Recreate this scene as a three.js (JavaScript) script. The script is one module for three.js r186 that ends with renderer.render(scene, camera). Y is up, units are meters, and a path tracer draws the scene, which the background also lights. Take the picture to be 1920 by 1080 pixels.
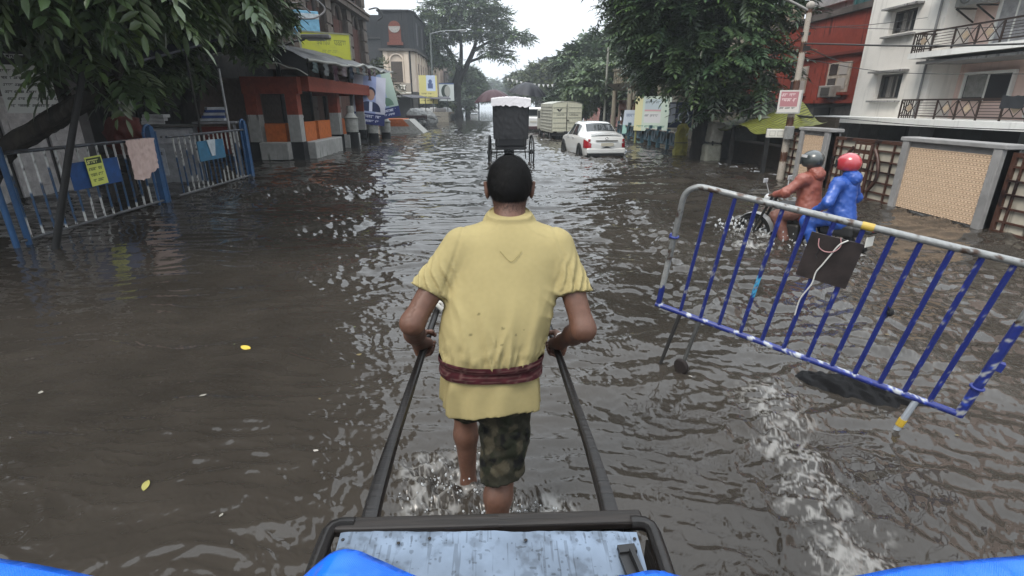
import * as THREE from 'three';
import { mergeGeometries } from 'three/addons/utils/BufferGeometryUtils.js';
import { RoundedBoxGeometry } from 'three/addons/geometries/RoundedBoxGeometry.js';
import { createNoise2D, createNoise3D } from 'simplex-noise';

// ---------------------------------------------------------------- camera, sky, sun, exposure
const scene = new THREE.Scene();
const camera = new THREE.PerspectiveCamera(59.06, 16 / 9, 0.05, 1200);
camera.position.set(0, 1.7, 0);
camera.rotation.order = 'YXZ';
camera.rotation.set(THREE.MathUtils.degToRad(-19.8), THREE.MathUtils.degToRad(-1.97), 0);
const renderer = new THREE.WebGLRenderer({ antialias: true });
renderer.toneMapping = THREE.LinearToneMapping;
renderer.toneMappingExposure = 1.82;
renderer.shadowMap.enabled = true;
{ // overcast monsoon sky: pale, faintly blue, soft cloud texture
  const w = 512, h = 256, d = new Float32Array(w * h * 4), n3 = createNoise3D(mulberry(5));
  for (let j = 0; j < h; j++) for (let i = 0; i < w; i++) {
    const lat = (j + .5) / h * Math.PI - Math.PI / 2, lon = (i + .5) / w * 2 * Math.PI;
    const x = Math.cos(lat) * Math.cos(lon), y = Math.sin(lat), z = Math.cos(lat) * Math.sin(lon);
    const c = 1 + .05 * n3(x * 2.5, y * 4, z * 2.5) + .03 * n3(x * 6, y * 9, z * 6);
    const k = .56 * (1 + 2 * Math.max(0, y)) * c, o = (j * w + i) * 4;
    d[o] = k * .93; d[o + 1] = k * 1.0; d[o + 2] = k * 1.07; d[o + 3] = 1;
  }
  const t = new THREE.DataTexture(d, w, h, THREE.RGBAFormat, THREE.FloatType);
  t.mapping = THREE.EquirectangularReflectionMapping; t.magFilter = THREE.LinearFilter; t.minFilter = THREE.LinearFilter; t.needsUpdate = true;
  scene.background = t; scene.environment = t;
}
const sun = new THREE.DirectionalLight(0xfff6ea, 1.4);
sun.position.set(-20, 34, 16); sun.castShadow = true; sun.shadow.radius = 40;
Object.assign(sun.shadow.camera, { left: -40, right: 40, top: 40, bottom: -40, near: 1, far: 160 });
sun.shadow.mapSize.set(2048, 2048);
scene.add(sun);

// ---------------------------------------------------------------- helpers
function mulberry(a) { return () => { a = (a + 0x6d2b79f5) | 0; let t = Math.imul(a ^ (a >>> 15), 1 | a); t = (t + Math.imul(t ^ (t >>> 7), 61 | t)) ^ t; return ((t ^ (t >>> 14)) >>> 0) / 4294967296; }; }
const PI = Math.PI, sin = Math.sin, cos = Math.cos, abs = Math.abs, exp = Math.exp, sqrt = Math.sqrt, min = Math.min, max = Math.max, hypot = Math.hypot;
const V = (x, y, z) => new THREE.Vector3(x, y, z);
const clamp = (x, a = 0, b = 1) => max(a, min(b, x)), mix = (a, b, t) => a + (b - a) * t;
const ss = (a, b, x) => { const t = clamp((x - a) / (b - a)); return t * t * (3 - 2 * t); };
const N2 = createNoise2D(mulberry(11)), N3 = createNoise3D(mulberry(12));
const names = {};
function numbered(n) { const k = names[n] = (names[n] ?? -1) + 1; return k ? n + '_' + String(k).padStart(3, '0') : n; }
function tri(g) { // uv in metres, from the dominant axis of the normal
  const p = g.attributes.position, n = g.attributes.normal, uv = new Float32Array(p.count * 2);
  for (let i = 0; i < p.count; i++) {
    const ax = abs(n.getX(i)), ay = abs(n.getY(i)), az = abs(n.getZ(i));
    let u, v;
    if (ay > ax && ay > az) { u = p.getX(i); v = p.getZ(i); } else if (ax > az) { u = p.getZ(i); v = p.getY(i); } else { u = p.getX(i); v = p.getY(i); }
    uv[2 * i] = u; uv[2 * i + 1] = v;
  }
  g.setAttribute('uv', new THREE.BufferAttribute(uv, 2));
  return g;
}
function merge(list) {
  list = list.flat(9).map((g) => (g.index ? g.toNonIndexed() : g));
  if (list.length === 1) return list[0];
  for (const g of list) { if (!g.attributes.uv) g.setAttribute('uv', new THREE.BufferAttribute(new Float32Array(g.attributes.position.count * 2), 2)); }
  return mergeGeometries(list);
}
function part(name, geo, m, parent, label) {
  let g = Array.isArray(geo) ? merge(geo) : geo;
  if (!g.userData.uvKept) tri(g);
  const o = new THREE.Mesh(g, m); o.name = name; o.castShadow = o.receiveShadow = true;
  if (label) o.userData.label = label;
  (parent ?? scene).add(o);
  return o;
}
function thing(name, label, category, pos = [0, 0, 0], ry = 0, group) {
  const o = new THREE.Group(); o.name = numbered(name); o.position.set(...pos); o.rotation.y = ry;
  o.userData = { label, category }; if (group) o.userData.group = group;
  scene.add(o); return o;
}
function solo(name, geo, m, label, category, pos = [0, 0, 0], ry = 0, group) { // a thing of a single mesh
  const o = part(numbered(name), geo, m); o.position.set(...pos); o.rotation.y = ry;
  o.userData = { label, category }; if (group) o.userData.group = group;
  return o;
}
function struct(name, geo, m) { const o = part(name, geo, m); o.userData = { kind: 'structure' }; return o; }
function copyThing(src, label, pos, ry = 0) {
  const o = src.clone(); o.name = numbered(src.name.replace(/_\d{3}$/, '')); o.position.set(...pos); o.rotation.y = ry; o.userData = { ...src.userData, label }; scene.add(o); return o;
}
const box = (w, h, d, x = 0, y = 0, z = 0, ry = 0, rx = 0, rz = 0) => { const g = new THREE.BoxGeometry(w, h, d); if (rx) g.rotateX(rx); if (rz) g.rotateZ(rz); if (ry) g.rotateY(ry); return g.translate(x, y, z); };
const rbox = (w, h, d, r, x = 0, y = 0, z = 0, ry = 0, rx = 0, rz = 0) => { const g = new RoundedBoxGeometry(w, h, d, 2, r); if (rx) g.rotateX(rx); if (rz) g.rotateZ(rz); if (ry) g.rotateY(ry); return g.translate(x, y, z); };
const box2 = (x0, x1, y0, y1, z0, z1) => box(x1 - x0, y1 - y0, z1 - z0, (x0 + x1) / 2, (y0 + y1) / 2, (z0 + z1) / 2);
function rod(a, b, r0, r1 = r0, seg = 8) { // tapered rod between two points
  a = V(...a); b = V(...b); const d = b.clone().sub(a), L = d.length();
  const g = new THREE.CylinderGeometry(r1, r0, L, seg, 1); g.translate(0, L / 2, 0);
  g.applyQuaternion(new THREE.Quaternion().setFromUnitVectors(V(0, 1, 0), d.normalize())); return g.translate(a.x, a.y, a.z);
}
function beam(a, b, w, h, up = [0, 1, 0]) { // rectangular bar between two points
  a = V(...a); b = V(...b); const d = b.clone().sub(a), L = d.length(); d.normalize();
  const s = d.clone().cross(V(...up)).normalize(), u = s.clone().cross(d).normalize();
  const g = new THREE.BoxGeometry(L, h, w); g.applyMatrix4(new THREE.Matrix4().makeBasis(d, u, s)); const c = a.clone().add(b).multiplyScalar(.5); return g.translate(c.x, c.y, c.z);
}
function limb(pts, radii, seg = 9, rough = 0, sub = 6) { // tapered bent tube with a lumpy skin
  const curve = new THREE.CatmullRomCurve3(pts.map((p) => V(...p))), n = (pts.length - 1) * sub, F = curve.computeFrenetFrames(n, false);
  const pos = [], idx = [], P = V(0, 0, 0);
  for (let i = 0; i <= n; i++) {
    const t = i / n, k = t * (radii.length - 1), a = Math.floor(min(k, radii.length - 1.001)), r = mix(radii[a], radii[min(a + 1, radii.length - 1)], k - a);
    curve.getPoint(t, P);
    for (let j = 0; j < seg; j++) {
      const an = j / seg * 2 * PI, c = cos(an), s = sin(an), q = r * (1 + rough * N3(P.x * 3 + c * 1.3, P.y * 3, P.z * 3 + s * 1.3));
      pos.push(P.x + (F.normals[i].x * c + F.binormals[i].x * s) * q, P.y + (F.normals[i].y * c + F.binormals[i].y * s) * q, P.z + (F.normals[i].z * c + F.binormals[i].z * s) * q);
    }
  }
  for (let i = 0; i < n; i++) for (let j = 0; j < seg; j++) { const a = i * seg + j, b = i * seg + (j + 1) % seg, c = a + seg, d = b + seg; idx.push(a, b, c, b, d, c); }
  const e0 = pos.length / 3; let q = curve.getPoint(0); pos.push(q.x, q.y, q.z); q = curve.getPoint(1); pos.push(q.x, q.y, q.z);
  for (let j = 0; j < seg; j++) { idx.push(e0, (j + 1) % seg, j); idx.push(e0 + 1, n * seg + j, n * seg + (j + 1) % seg); }
  const g = new THREE.BufferGeometry(); g.setAttribute('position', new THREE.Float32BufferAttribute(pos, 3)); g.setIndex(idx); g.computeVertexNormals(); return tri(g);
}
const tube = (pts, r, seg = 6, n = pts.length * 5) => new THREE.TubeGeometry(new THREE.CatmullRomCurve3(pts.map((p) => V(...p))), n, r, seg, false);
function prism(outline, depth, bevel = 0) { // outline in xy, extruded along z, centred
  const s = new THREE.Shape(outline.map(([x, y]) => new THREE.Vector2(x, y)));
  const g = new THREE.ExtrudeGeometry(s, { depth, bevelEnabled: bevel > 0, bevelSize: bevel, bevelThickness: bevel, bevelSegments: 2, curveSegments: 10 });
  return g.translate(0, 0, -depth / 2);
}
function gridSurf(nu, nv, f, closeU = false) { // surface from f(u, v) -> [x, y, z]
  const pos = [], idx = [], uv = [];
  for (let j = 0; j <= nv; j++) for (let i = 0; i <= nu; i++) { pos.push(...f(i / nu, j / nv)); uv.push(i / nu, j / nv); }
  for (let j = 0; j < nv; j++) for (let i = 0; i < nu; i++) { const a = j * (nu + 1) + i, b = a + 1, c = a + nu + 1, d = c + 1; idx.push(a, b, c, b, d, c); }
  const g = new THREE.BufferGeometry(); g.setAttribute('position', new THREE.Float32BufferAttribute(pos, 3)); g.setAttribute('uv', new THREE.Float32BufferAttribute(uv, 2)); g.setIndex(idx); g.computeVertexNormals(); return g;
}
const keepUV = (g) => { g.userData.uvKept = true; return g; };
function paint(g, fn) { // vertex colours (linear) from fn(x, y, z) -> [r, g, b]
  const p = g.attributes.position, c = new Float32Array(p.count * 3);
  for (let i = 0; i < p.count; i++) { const q = fn(p.getX(i), p.getY(i), p.getZ(i), i); c[3 * i] = q[0]; c[3 * i + 1] = q[1]; c[3 * i + 2] = q[2]; }
  g.setAttribute('color', new THREE.BufferAttribute(c, 3)); return g;
}
// signed distances and a surface-nets mesher, for bodies and cloth
const capsule = (a, b, ra, rb) => { const dx = b[0] - a[0], dy = b[1] - a[1], dz = b[2] - a[2], L2 = dx * dx + dy * dy + dz * dz; return (x, y, z) => { const px = x - a[0], py = y - a[1], pz = z - a[2]; let t = (px * dx + py * dy + pz * dz) / L2; t = t < 0 ? 0 : t > 1 ? 1 : t; return hypot(px - dx * t, py - dy * t, pz - dz * t) - (ra + (rb - ra) * t); }; };
const ellipsoid = (c, r) => (x, y, z) => { const px = x - c[0], py = y - c[1], pz = z - c[2], k0 = hypot(px / r[0], py / r[1], pz / r[2]), k1 = hypot(px / r[0] ** 2, py / r[1] ** 2, pz / r[2] ** 2); return k1 < 1e-9 ? -min(...r) : k0 * (k0 - 1) / k1; };
const smin = (a, b, k) => { const h = max(k - abs(a - b), 0) / k; return min(a, b) - h * h * k * .25; };
const union = (fs, k) => (x, y, z) => { let d = 9; for (const f of fs) d = smin(d, f(x, y, z), k); return d; };
function nets(f, lo, hi, cell, col) {
  const n = [0, 1, 2].map((i) => Math.ceil((hi[i] - lo[i]) / cell) + 1), [nx, ny, nz] = n, F = new Float32Array(nx * ny * nz), at = (i, j, k) => i + nx * (j + ny * k);
  for (let k = 0; k < nz; k++) for (let j = 0; j < ny; j++) for (let i = 0; i < nx; i++) F[at(i, j, k)] = f(lo[0] + i * cell, lo[1] + j * cell, lo[2] + k * cell);
  const id = new Int32Array(nx * ny * nz).fill(-1), pos = [], idx = [], off = [[0, 0, 0], [1, 0, 0], [0, 1, 0], [1, 1, 0], [0, 0, 1], [1, 0, 1], [0, 1, 1], [1, 1, 1]];
  const ed = [[0, 1], [2, 3], [4, 5], [6, 7], [0, 2], [1, 3], [4, 6], [5, 7], [0, 4], [1, 5], [2, 6], [3, 7]];
  for (let k = 0; k < nz - 1; k++) for (let j = 0; j < ny - 1; j++) for (let i = 0; i < nx - 1; i++) {
    const v = off.map((o) => F[at(i + o[0], j + o[1], k + o[2])]); let s = 0; for (const q of v) if (q < 0) s++;
    if (s === 0 || s === 8) continue;
    let x = 0, y = 0, z = 0, m = 0;
    for (const [a, b] of ed) if ((v[a] < 0) !== (v[b] < 0)) { const t = v[a] / (v[a] - v[b]); x += off[a][0] + (off[b][0] - off[a][0]) * t; y += off[a][1] + (off[b][1] - off[a][1]) * t; z += off[a][2] + (off[b][2] - off[a][2]) * t; m++; }
    id[at(i, j, k)] = pos.length / 3; pos.push(lo[0] + (i + x / m) * cell, lo[1] + (j + y / m) * cell, lo[2] + (k + z / m) * cell);
  }
  const quad = (a, b, c, d, flip) => { if (a < 0 || b < 0 || c < 0 || d < 0) return; flip ? idx.push(a, c, b, a, d, c) : idx.push(a, b, c, a, c, d); };
  for (let k = 1; k < nz - 1; k++) for (let j = 1; j < ny - 1; j++) for (let i = 1; i < nx - 1; i++) {
    const a = F[at(i, j, k)] < 0;
    if (a !== F[at(i + 1, j, k)] < 0) quad(id[at(i, j - 1, k - 1)], id[at(i, j, k - 1)], id[at(i, j, k)], id[at(i, j - 1, k)], !a);
    if (a !== F[at(i, j + 1, k)] < 0) quad(id[at(i - 1, j, k - 1)], id[at(i - 1, j, k)], id[at(i, j, k)], id[at(i, j, k - 1)], !a);
    if (a !== F[at(i, j, k + 1)] < 0) quad(id[at(i - 1, j - 1, k)], id[at(i, j - 1, k)], id[at(i, j, k)], id[at(i - 1, j, k)], !a);
  }
  const g = new THREE.BufferGeometry(); g.setAttribute('position', new THREE.Float32BufferAttribute(pos, 3)); g.setIndex(idx); g.computeVertexNormals();
  if (col) paint(g, col);
  return tri(g);
}
// ---------------------------------------------------------------- shared textures (tileable)
function lattice(seed) { const r = mulberry(seed), t = Float32Array.from({ length: 4096 }, () => r()); return (x, y, per) => { const xi = Math.floor(x), yi = Math.floor(y), fx = x - xi, fy = y - yi, u = fx * fx * (3 - 2 * fx), v = fy * fy * (3 - 2 * fy), w = (a, b) => t[((((a % per) + per) % per) * 57 + (((b % per) + per) % per) * 131) & 4095]; return mix(mix(w(xi, yi), w(xi + 1, yi), u), mix(w(xi, yi + 1), w(xi + 1, yi + 1), u), v); }; }
function fbm(seed) { const l = lattice(seed); return (u, v, per, oct = 4, sx = 1, sy = 1) => { let a = .5, s = 0, p = per, tot = 0; for (let o = 0; o < oct; o++) { s += a * l(u * p * sx, v * p * sy, p * max(sx, sy)); tot += a; a *= .5; p *= 2; } return s / tot; }; }
function tex(size, metres, fn, srgb = true) { // fn(u, v) -> grey or [r, g, b], 0..1
  const d = new Uint8Array(size * size * 4);
  for (let j = 0; j < size; j++) for (let i = 0; i < size; i++) { const q = fn(i / size, j / size), o = (j * size + i) * 4, a = Array.isArray(q) ? q : [q, q, q]; for (let c = 0; c < 3; c++) d[o + c] = clamp(a[c]) * 255; d[o + 3] = 255; }
  const t = new THREE.DataTexture(d, size, size); t.wrapS = t.wrapT = THREE.RepeatWrapping; t.magFilter = THREE.LinearFilter; t.minFilter = THREE.LinearMipmapLinearFilter; t.generateMipmaps = true;
  if (srgb) t.colorSpace = THREE.SRGBColorSpace; t.repeat.set(1 / metres, 1 / metres); t.needsUpdate = true; return t;
}
const fA = fbm(21), fB = fbm(22), fC = fbm(23);
const T = {
  blotch: tex(512, 3, (u, v) => { const a = fA(u, v, 4, 5), b = fB(u, v, 24, 3); return .62 + .34 * a + .16 * (b - .5) - (ss(.62, .7, fC(u, v, 6, 4)) * .16); }),
  streak: tex(512, 3, (u, v) => { const a = fA(u, v, 3, 5), s = fB(u, v, 2, 4, 24, 1), b = fC(u, v, 32, 2); return .66 + .26 * a - .3 * ss(.56, .72, s) * ss(.35, .6, a) + .1 * (b - .5); }),
  paint: tex(512, 4, (u, v) => .90 + .07 * fA(u, v, 3, 5) + .03 * fB(u, v, 30, 2) - .05 * ss(.6, .75, fC(u, v, 2, 4, 20, 1))),
  fine: tex(256, .6, (u, v) => .74 + .22 * fA(u, v, 8, 4) + .1 * (fB(u, v, 48, 2) - .5)),
  wood: tex(512, .5, (u, v) => { const g = fA(u, v, 2, 5, 2, 40), k = fB(u, v, 3, 4); return .45 + .45 * g + .15 * (k - .5); }),
  rust: tex(512, .8, (u, v) => { const a = fA(u, v, 5, 5), r = ss(.54, .63, a), f = fB(u, v, 40, 2); return [mix(.92, .42, r) * (.85 + .2 * f), mix(.92, .26, r) * (.85 + .2 * f), mix(.92, .17, r) * (.85 + .2 * f)]; }),
  bark: tex(512, 1, (u, v) => { const a = fA(u, v, 3, 5, 6, 1), b = fB(u, v, 8, 4); return .35 + .45 * a + .25 * (b - .5); }),
};
const B = {
  fine: tex(256, .35, (u, v) => fA(u, v, 12, 4), false),
  rough: tex(512, 1.5, (u, v) => .6 * fA(u, v, 8, 5) + .4 * fB(u, v, 40, 3), false),
  bark: tex(512, .8, (u, v) => fA(u, v, 3, 5, 6, 1) * .7 + fB(u, v, 10, 3) * .3, false),
  wood: tex(512, .5, (u, v) => fA(u, v, 2, 5, 2, 40), false),
  weave: tex(256, .03, (u, v) => .5 + .25 * sin(u * 2 * PI * 10) * sin(v * 2 * PI * 10) + .2 * (fA(u, v, 16, 2) - .5), false),
};
function M(c, { rough = .8, map, bump, bs = .002, metal = 0, vc = false, ...rest } = {}) { // c: linear rgb
  const m = new THREE.MeshPhysicalMaterial({ roughness: rough, metalness: metal, vertexColors: vc, side: THREE.DoubleSide, specularIntensity: rough >= .7 ? .35 : 1, ...rest });
  m.color.setRGB(...c); if (map) m.map = T[map]; if (bump) { m.bumpMap = B[bump]; m.bumpScale = bs; } return m;
}
function canvasMat(w, h, draw, opt = {}) { // flat print
  const c = document.createElement('canvas'); c.width = w; c.height = h; draw(c.getContext('2d'), w, h);
  const t = new THREE.CanvasTexture(c); t.colorSpace = THREE.SRGBColorSpace; t.magFilter = THREE.LinearFilter;
  return new THREE.MeshStandardMaterial({ map: t, roughness: .7, side: THREE.DoubleSide, ...opt });
}
// ---------------------------------------------------------------- road bed and flood water
struct('road', new THREE.PlaneGeometry(900, 900).rotateX(-PI / 2).translate(0, -.16, -100), M([.05, .048, .045], { rough: .95, map: 'blotch' }));
const foamLine = [[1.83, -3.05], [1.74, -2.72], [1.6, -2.5], [1.55, -2.32], [1.53, -2.14], [1.47, -1.95], [1.42, -1.75], [1.40, -1.6], [1.42, -1.4], [1.46, -1.1]];
const crestL = [[-5.0, -9.5], [-4.5, -10.4], [-3.9, -11.0], [-3.3, -10.6], [-2.8, -9.6]];
const crestB = [[-3.4, -7.2], [-2.6, -7.6], [-1.9, -7.7]];
const crestC = [[-2.1, -5.0], [-1.7, -5.35], [-1.2, -5.3]];
const streakA = [[2.75, -9.9], [2.42, -7.6], [2.38, -6.6], [2.1, -4.7], [1.75, -3.4]];
const wakeM = [[4.0, -5.8], [3.2, -4.4], [3.0, -3.4], [3.2, -2.4]];
const wakeN = [[4.9, -5.2], [4.4, -3.9], [4.6, -2.7]];
const wakeE = [[1.4, -2.75], [1.28, -2.2], [1.16, -1.7], [1.12, -1.2]];
const bowW = [[2.1, -29], [2.0, -23], [2.35, -19], [3.4, -15.6], [4.4, -13]];
function polyD(pts, x, z) { // distance to a polyline, side and position along it
  let best = 1e9, side = 0, at = 0;
  for (let i = 0; i < pts.length - 1; i++) {
    const [ax, az] = pts[i], dx = pts[i + 1][0] - ax, dz = pts[i + 1][1] - az; const t = clamp(((x - ax) * dx + (z - az) * dz) / (dx * dx + dz * dz));
    const ex = x - ax - dx * t, ez = z - az - dz * t, d = hypot(ex, ez); if (d < best) { best = d; side = Math.sign(dx * ez - dz * ex); at = (i + t) / (pts.length - 1); }
  }
  return [best, side, at];
}
const ridges = [ // [line, height, width, foam]
  [foamLine, .024, .10, 1], [crestL, .10, .36, .2], [crestB, .06, .3, .06], [crestC, .04, .22, .08], [streakA, .045, .18, .16], [wakeM, .03, .16, .2], [wakeN, .03, .2, .12], [wakeE, .012, .05, 0], [bowW, .05, .35, .22],
].map(([l, h, w, f]) => ({ l, h, w, f, x0: min(...l.map((p) => p[0])) - 1.2, x1: max(...l.map((p) => p[0])) + 1.2, z0: min(...l.map((p) => p[1])) - 1.2, z1: max(...l.map((p) => p[1])) + 1.2 }));
const splash = [[-.14, -2.02, .2], [-.35, -2.05, .15], [.06, -1.72, .18], [.22, -1.75, .14], [-.3, -1.85, .16]];
const pools = [[3.75, -6.9, .5], [4.2, -5.9, .45], [3.3, -6.2, .35], [-.2, -16.2, .4], [1.1, -16.8, .4], [2.75, -18.6, .5], [3, -22.5, .5], [2.9, -27.5, .6]];
const rings = (() => { const r = mulberry(77), o = []; for (let i = 0; i < 150; i++) { const z = -1.3 - 4.2 * r() ** 1.6, x = (r() * 2 - 1) * (1 + abs(z) * .9); o.push([x, z, .02 + .05 * r(), .0008 + .0012 * r()]); } return o; })();
function water(x, z) { // height and foam of the flood surface
  const r = hypot(x, z);
  const calm = ss(-3.4, -.5, x + .22 * z + 1.1 + .4 * N2(x * .4, z * .4)); // sheltered, calmer water by the left fence
  const far = ss(3, 14, r);
  const k = mix(.18 + .2 * ss(0, .6, N2(x * .35 + 4, z * .5)), 1, max(calm, ss(7, 13, r), .75 * ss(2.9, 1.9, r)));
  const wx = x + .12 * N2(x * .7, z * .7 + 9), wz = z + .12 * N2(x * .7 + 5, z * .7);
  const ch = 1 + 1.4 * ss(3, 9, r) - .5 * ss(25, 60, r); let h = 0;
  h += .016 * k * (1 + .8 * ss(3, 9, r)) * N2(wx * .42 + 3, wz * 1.25);
  h += (1 - abs(N2(wx * .85, wz * 2.7 + .3 * wx)) * 2) * .0085 * k * ch;
  h += (1 - abs(N2(wx * 1.9 + 7, wz * 5.4 - .5 * wx)) * 2) * .0056 * k * (1 - .45 * far);
  if (r > 6) h += .03 * ss(6, 14, r) * (1 - ss(40, 70, r)) * N2(wx * .5 + 9, wz * 1.6 + .2 * wx) * (.4 + .6 * calm);
  const q = 1 - ss(9, 16, r);
  if (q > 0) {
    h += (1 - abs(N2(wx * 5.5 + .9 * wz, wz * 9.5 + 2)) * 2) * .0034 * k * q * (1 - .6 * ss(3, 8, r));
    if (r < 7) h += (1 - 2 * abs(N2(wx * 13 + .6 * wz, wz * 19))) * .0012 * k * (1 - ss(4.5, 7, r));
    if (r < 4) h += N2(wx * 34, wz * 40) * .0003 * k * (1 - ss(2.8, 4, r));
  }
  let foam = 0;
  for (const R of ridges) {
    if (x < R.x0 || x > R.x1 || z < R.z0 || z > R.z1) continue;
    let [d, s, t] = polyD(R.l, x + .1 * N2(x * 3, z * 3), z + .1 * N2(x * 3 + 8, z * 3));
    const e = ss(0, .12, t) * (1 - ss(.85, 1, t)), w = R.w * (1 + .4 * N2(x * 2 + 1, z * 2));
    h += R.h * e * exp(-((d / w) ** 2)) * (1 + .16 * N2(x * 7, z * 7)) + R.h * .35 * e * exp(-(((d - 1.9 * w) / w) ** 2)) * N2(x * 6, z * 6);
    const wq = .35 * N2(x * 6, z * 6), lace = max(ss(.7, .98, 1 - abs(N2(x * 4 + wq, z * 4 - wq))), ss(.74, .98, 1 - abs(N2(x * 9 + 4 + wq, z * 9))) * .85, ss(.2, .8, N2(x * 3, z * 3 + 3)) * .6);
    h += R.f * .0035 * e * exp(-((d / (w * 1.6)) ** 2)) * (1 - 2 * abs(N2(x * 20 + wq * 4, z * 20)));
    foam = max(foam, R.f * .38 * e * ss(.25, .95, exp(-((d / (w * 1.8)) ** 2)) * (.12 + .95 * lace + .12 * N2(x * 70, z * 70))));
  }
  for (const [sx, sz, sr] of splash) { const d = hypot(x - sx, z - sz) / sr; if (d < 2) { const g = exp(-d * d); h += g * (.02 * N2(x * 8, z * 8) + .006 * (1 - 2 * abs(N2(x * 17, z * 17))) + .002 * N2(x * 40, z * 40)); const wq = .35 * N2(x * 6, z * 6), lc = max(ss(.74, .97, 1 - abs(N2(x * 6 + wq, z * 6))), ss(.78, .97, 1 - abs(N2(x * 12 + 4 + wq, z * 12)))); foam = max(foam, .36 * ss(.3, .9, (g * 1.2) * (.1 + lc))); } }
  for (const [sx, sz, sr] of pools) { const d = hypot(x - sx, z - sz) / sr; if (d < 2) { const g = exp(-d * d); h += g * (.03 * N2(x * 5, z * 5) + .015 * N2(x * 14, z * 14)); foam = max(foam, .6 * ss(.35, .9, g * (.6 + .6 * N2(x * 6, z * 6) + .4 * N2(x * 17, z * 17)))); } }
  if (r < 7) for (const [sx, sz, R, a] of rings) { const dx = x - sx, dz = z - sz; if (abs(dx) < .16 && abs(dz) < .16) { const d = hypot(dx, dz); h += a * cos((d - R) * 2 * PI / .028) * exp(-(((d - R) / .022) ** 2)); } }
  return [h, foam];
}
{
  const A = [], F0 = 68 * PI / 180; // azimuths: fine over the view, coarse behind
  const NA = 980; for (let i = 0; i <= NA; i++) A.push(-F0 + 2 * F0 * i / NA);
  for (let i = 1; i < 40; i++) A.push(F0 + (2 * PI - 2 * F0) * i / 40);
  const Rr = [.25]; while (Rr[Rr.length - 1] < 60) { const r = Rr[Rr.length - 1]; Rr.push(r * (r < 1 ? 1.03 : r < 34 ? 1.0068 : 1.012)); } for (const r of [70, 90, 130, 200, 320, 480]) Rr.push(r);
  const na = A.length, nr = Rr.length, pos = new Float32Array(na * nr * 3), col = new Float32Array(na * nr * 3), idx = new Uint32Array(na * (nr - 1) * 6);
  for (let j = 0; j < nr; j++) for (let i = 0; i < na; i++) {
    const r = Rr[j], x = r * sin(A[i]), z = -r * cos(A[i]), o = (j * na + i) * 3; const [h, f] = r < 75 && (r < 6 || abs(A[i]) <= F0) ? water(x, z) : [0, 0];
    pos[o] = x; pos[o + 1] = h; pos[o + 2] = z;
    const mud = .9 + .18 * N2(x * .3, z * .45) + .1 * N2(x * 1.7, z * 2.3);
    col[o] = mix(.033 * mud, .38, f); col[o + 1] = mix(.028 * mud, .37, f); col[o + 2] = mix(.023 * mud, .35, f);
  }
  let q = 0;
  for (let j = 0; j < nr - 1; j++) for (let i = 0; i < na; i++) { const a = j * na + i, b = j * na + (i + 1) % na, c = a + na, d = b + na; idx[q++] = a; idx[q++] = b; idx[q++] = c; idx[q++] = b; idx[q++] = d; idx[q++] = c; }
  const g = new THREE.BufferGeometry(); g.setAttribute('position', new THREE.BufferAttribute(pos, 3)); g.setAttribute('color', new THREE.BufferAttribute(col, 3)); g.setIndex(new THREE.BufferAttribute(idx, 1)); g.computeVertexNormals();
  const rip = tex(1024, 2.6, (u, v) => { const a = fA(u, v, 10, 4), b = fB(u, v, 26, 3); return .5 * (1 - abs(2 * a - 1)) + .5 * (1 - abs(2 * b - 1)); }, false);
  const m = M([1, 1, 1], { rough: .05, vc: true, ior: 1.36 }); m.bumpMap = rip; m.bumpScale = .002;
  struct('flood_water', g, m);
}
// ---------------------------------------------------------------- the rickshaw puller
const SKIN = [.145, .070, .046];
const skinMat = M(SKIN, { rough: .52, specularIntensity: .7, map: 'fine', bump: 'fine', bs: .0006 });
const noise3 = (x, y, z, s) => N3(x * s, y * s, z * s);
function handSDF(c, ax, side, curl) { // a fist closed round a bar along ax; c: bar centre at the grip; side: +1 the palm lies on the +x side
  const a = V(...ax).normalize(), up = V(0, 1, 0), s = a.clone().cross(up).normalize().multiplyScalar(side), u = s.clone().cross(a).multiplyScalar(side).normalize();
  if (u.y < 0) u.negate();
  const P = (al, sd, h) => [c[0] + a.x * al + s.x * sd + u.x * h, c[1] + a.y * al + s.y * sd + u.y * h, c[2] + a.z * al + s.z * sd + u.z * h];
  const fs = [];
  const palm = union([capsule(P(-.035, .03, .012), P(.035, .034, .012), .019, .02), capsule(P(-.03, .024, -.012), P(.03, .028, -.012), .016, .017), capsule(P(-.02, .01, .03), P(.025, .012, .032), .014, .014)], .02);
  fs.push(palm);
  const fl = [[.036, 1, .0098], [.012, 1.06, .0102], [-.013, 1, .0098], [-.036, .85, .0088]];
  const fingers = fl.map(([al, L, r]) => union([
    capsule(P(al, .036, -.012), P(al + .002, .030, -.036 * L), r, r * .98), capsule(P(al + .002, .030, -.036 * L), P(al + .003, .002, -.046 * L), r * .98, r * .92),
    capsule(P(al + .003, .002, -.046 * L), P(al + .003, -.024, -.034 * L), r * .92, r * .85), capsule(P(al + .003, -.024, -.034 * L), P(al + .003, -.031, -.012), r * .85, r * .75)], .006));
  const thumb = union([capsule(P(.01, .03, .026), P(.034, .01, .038), .014, .0115), capsule(P(.034, .01, .038), P(.05, -.018, .03), .0115, .0105), capsule(P(.05, -.018, .03), P(.056, -.031, .012), .0105, .0085)], .006);
  return (x, y, z) => { let d = palm(x, y, z); for (const f of fingers) d = smin(d, f(x, y, z), .005); return smin(d, thumb(x, y, z), .007); };
}
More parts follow.
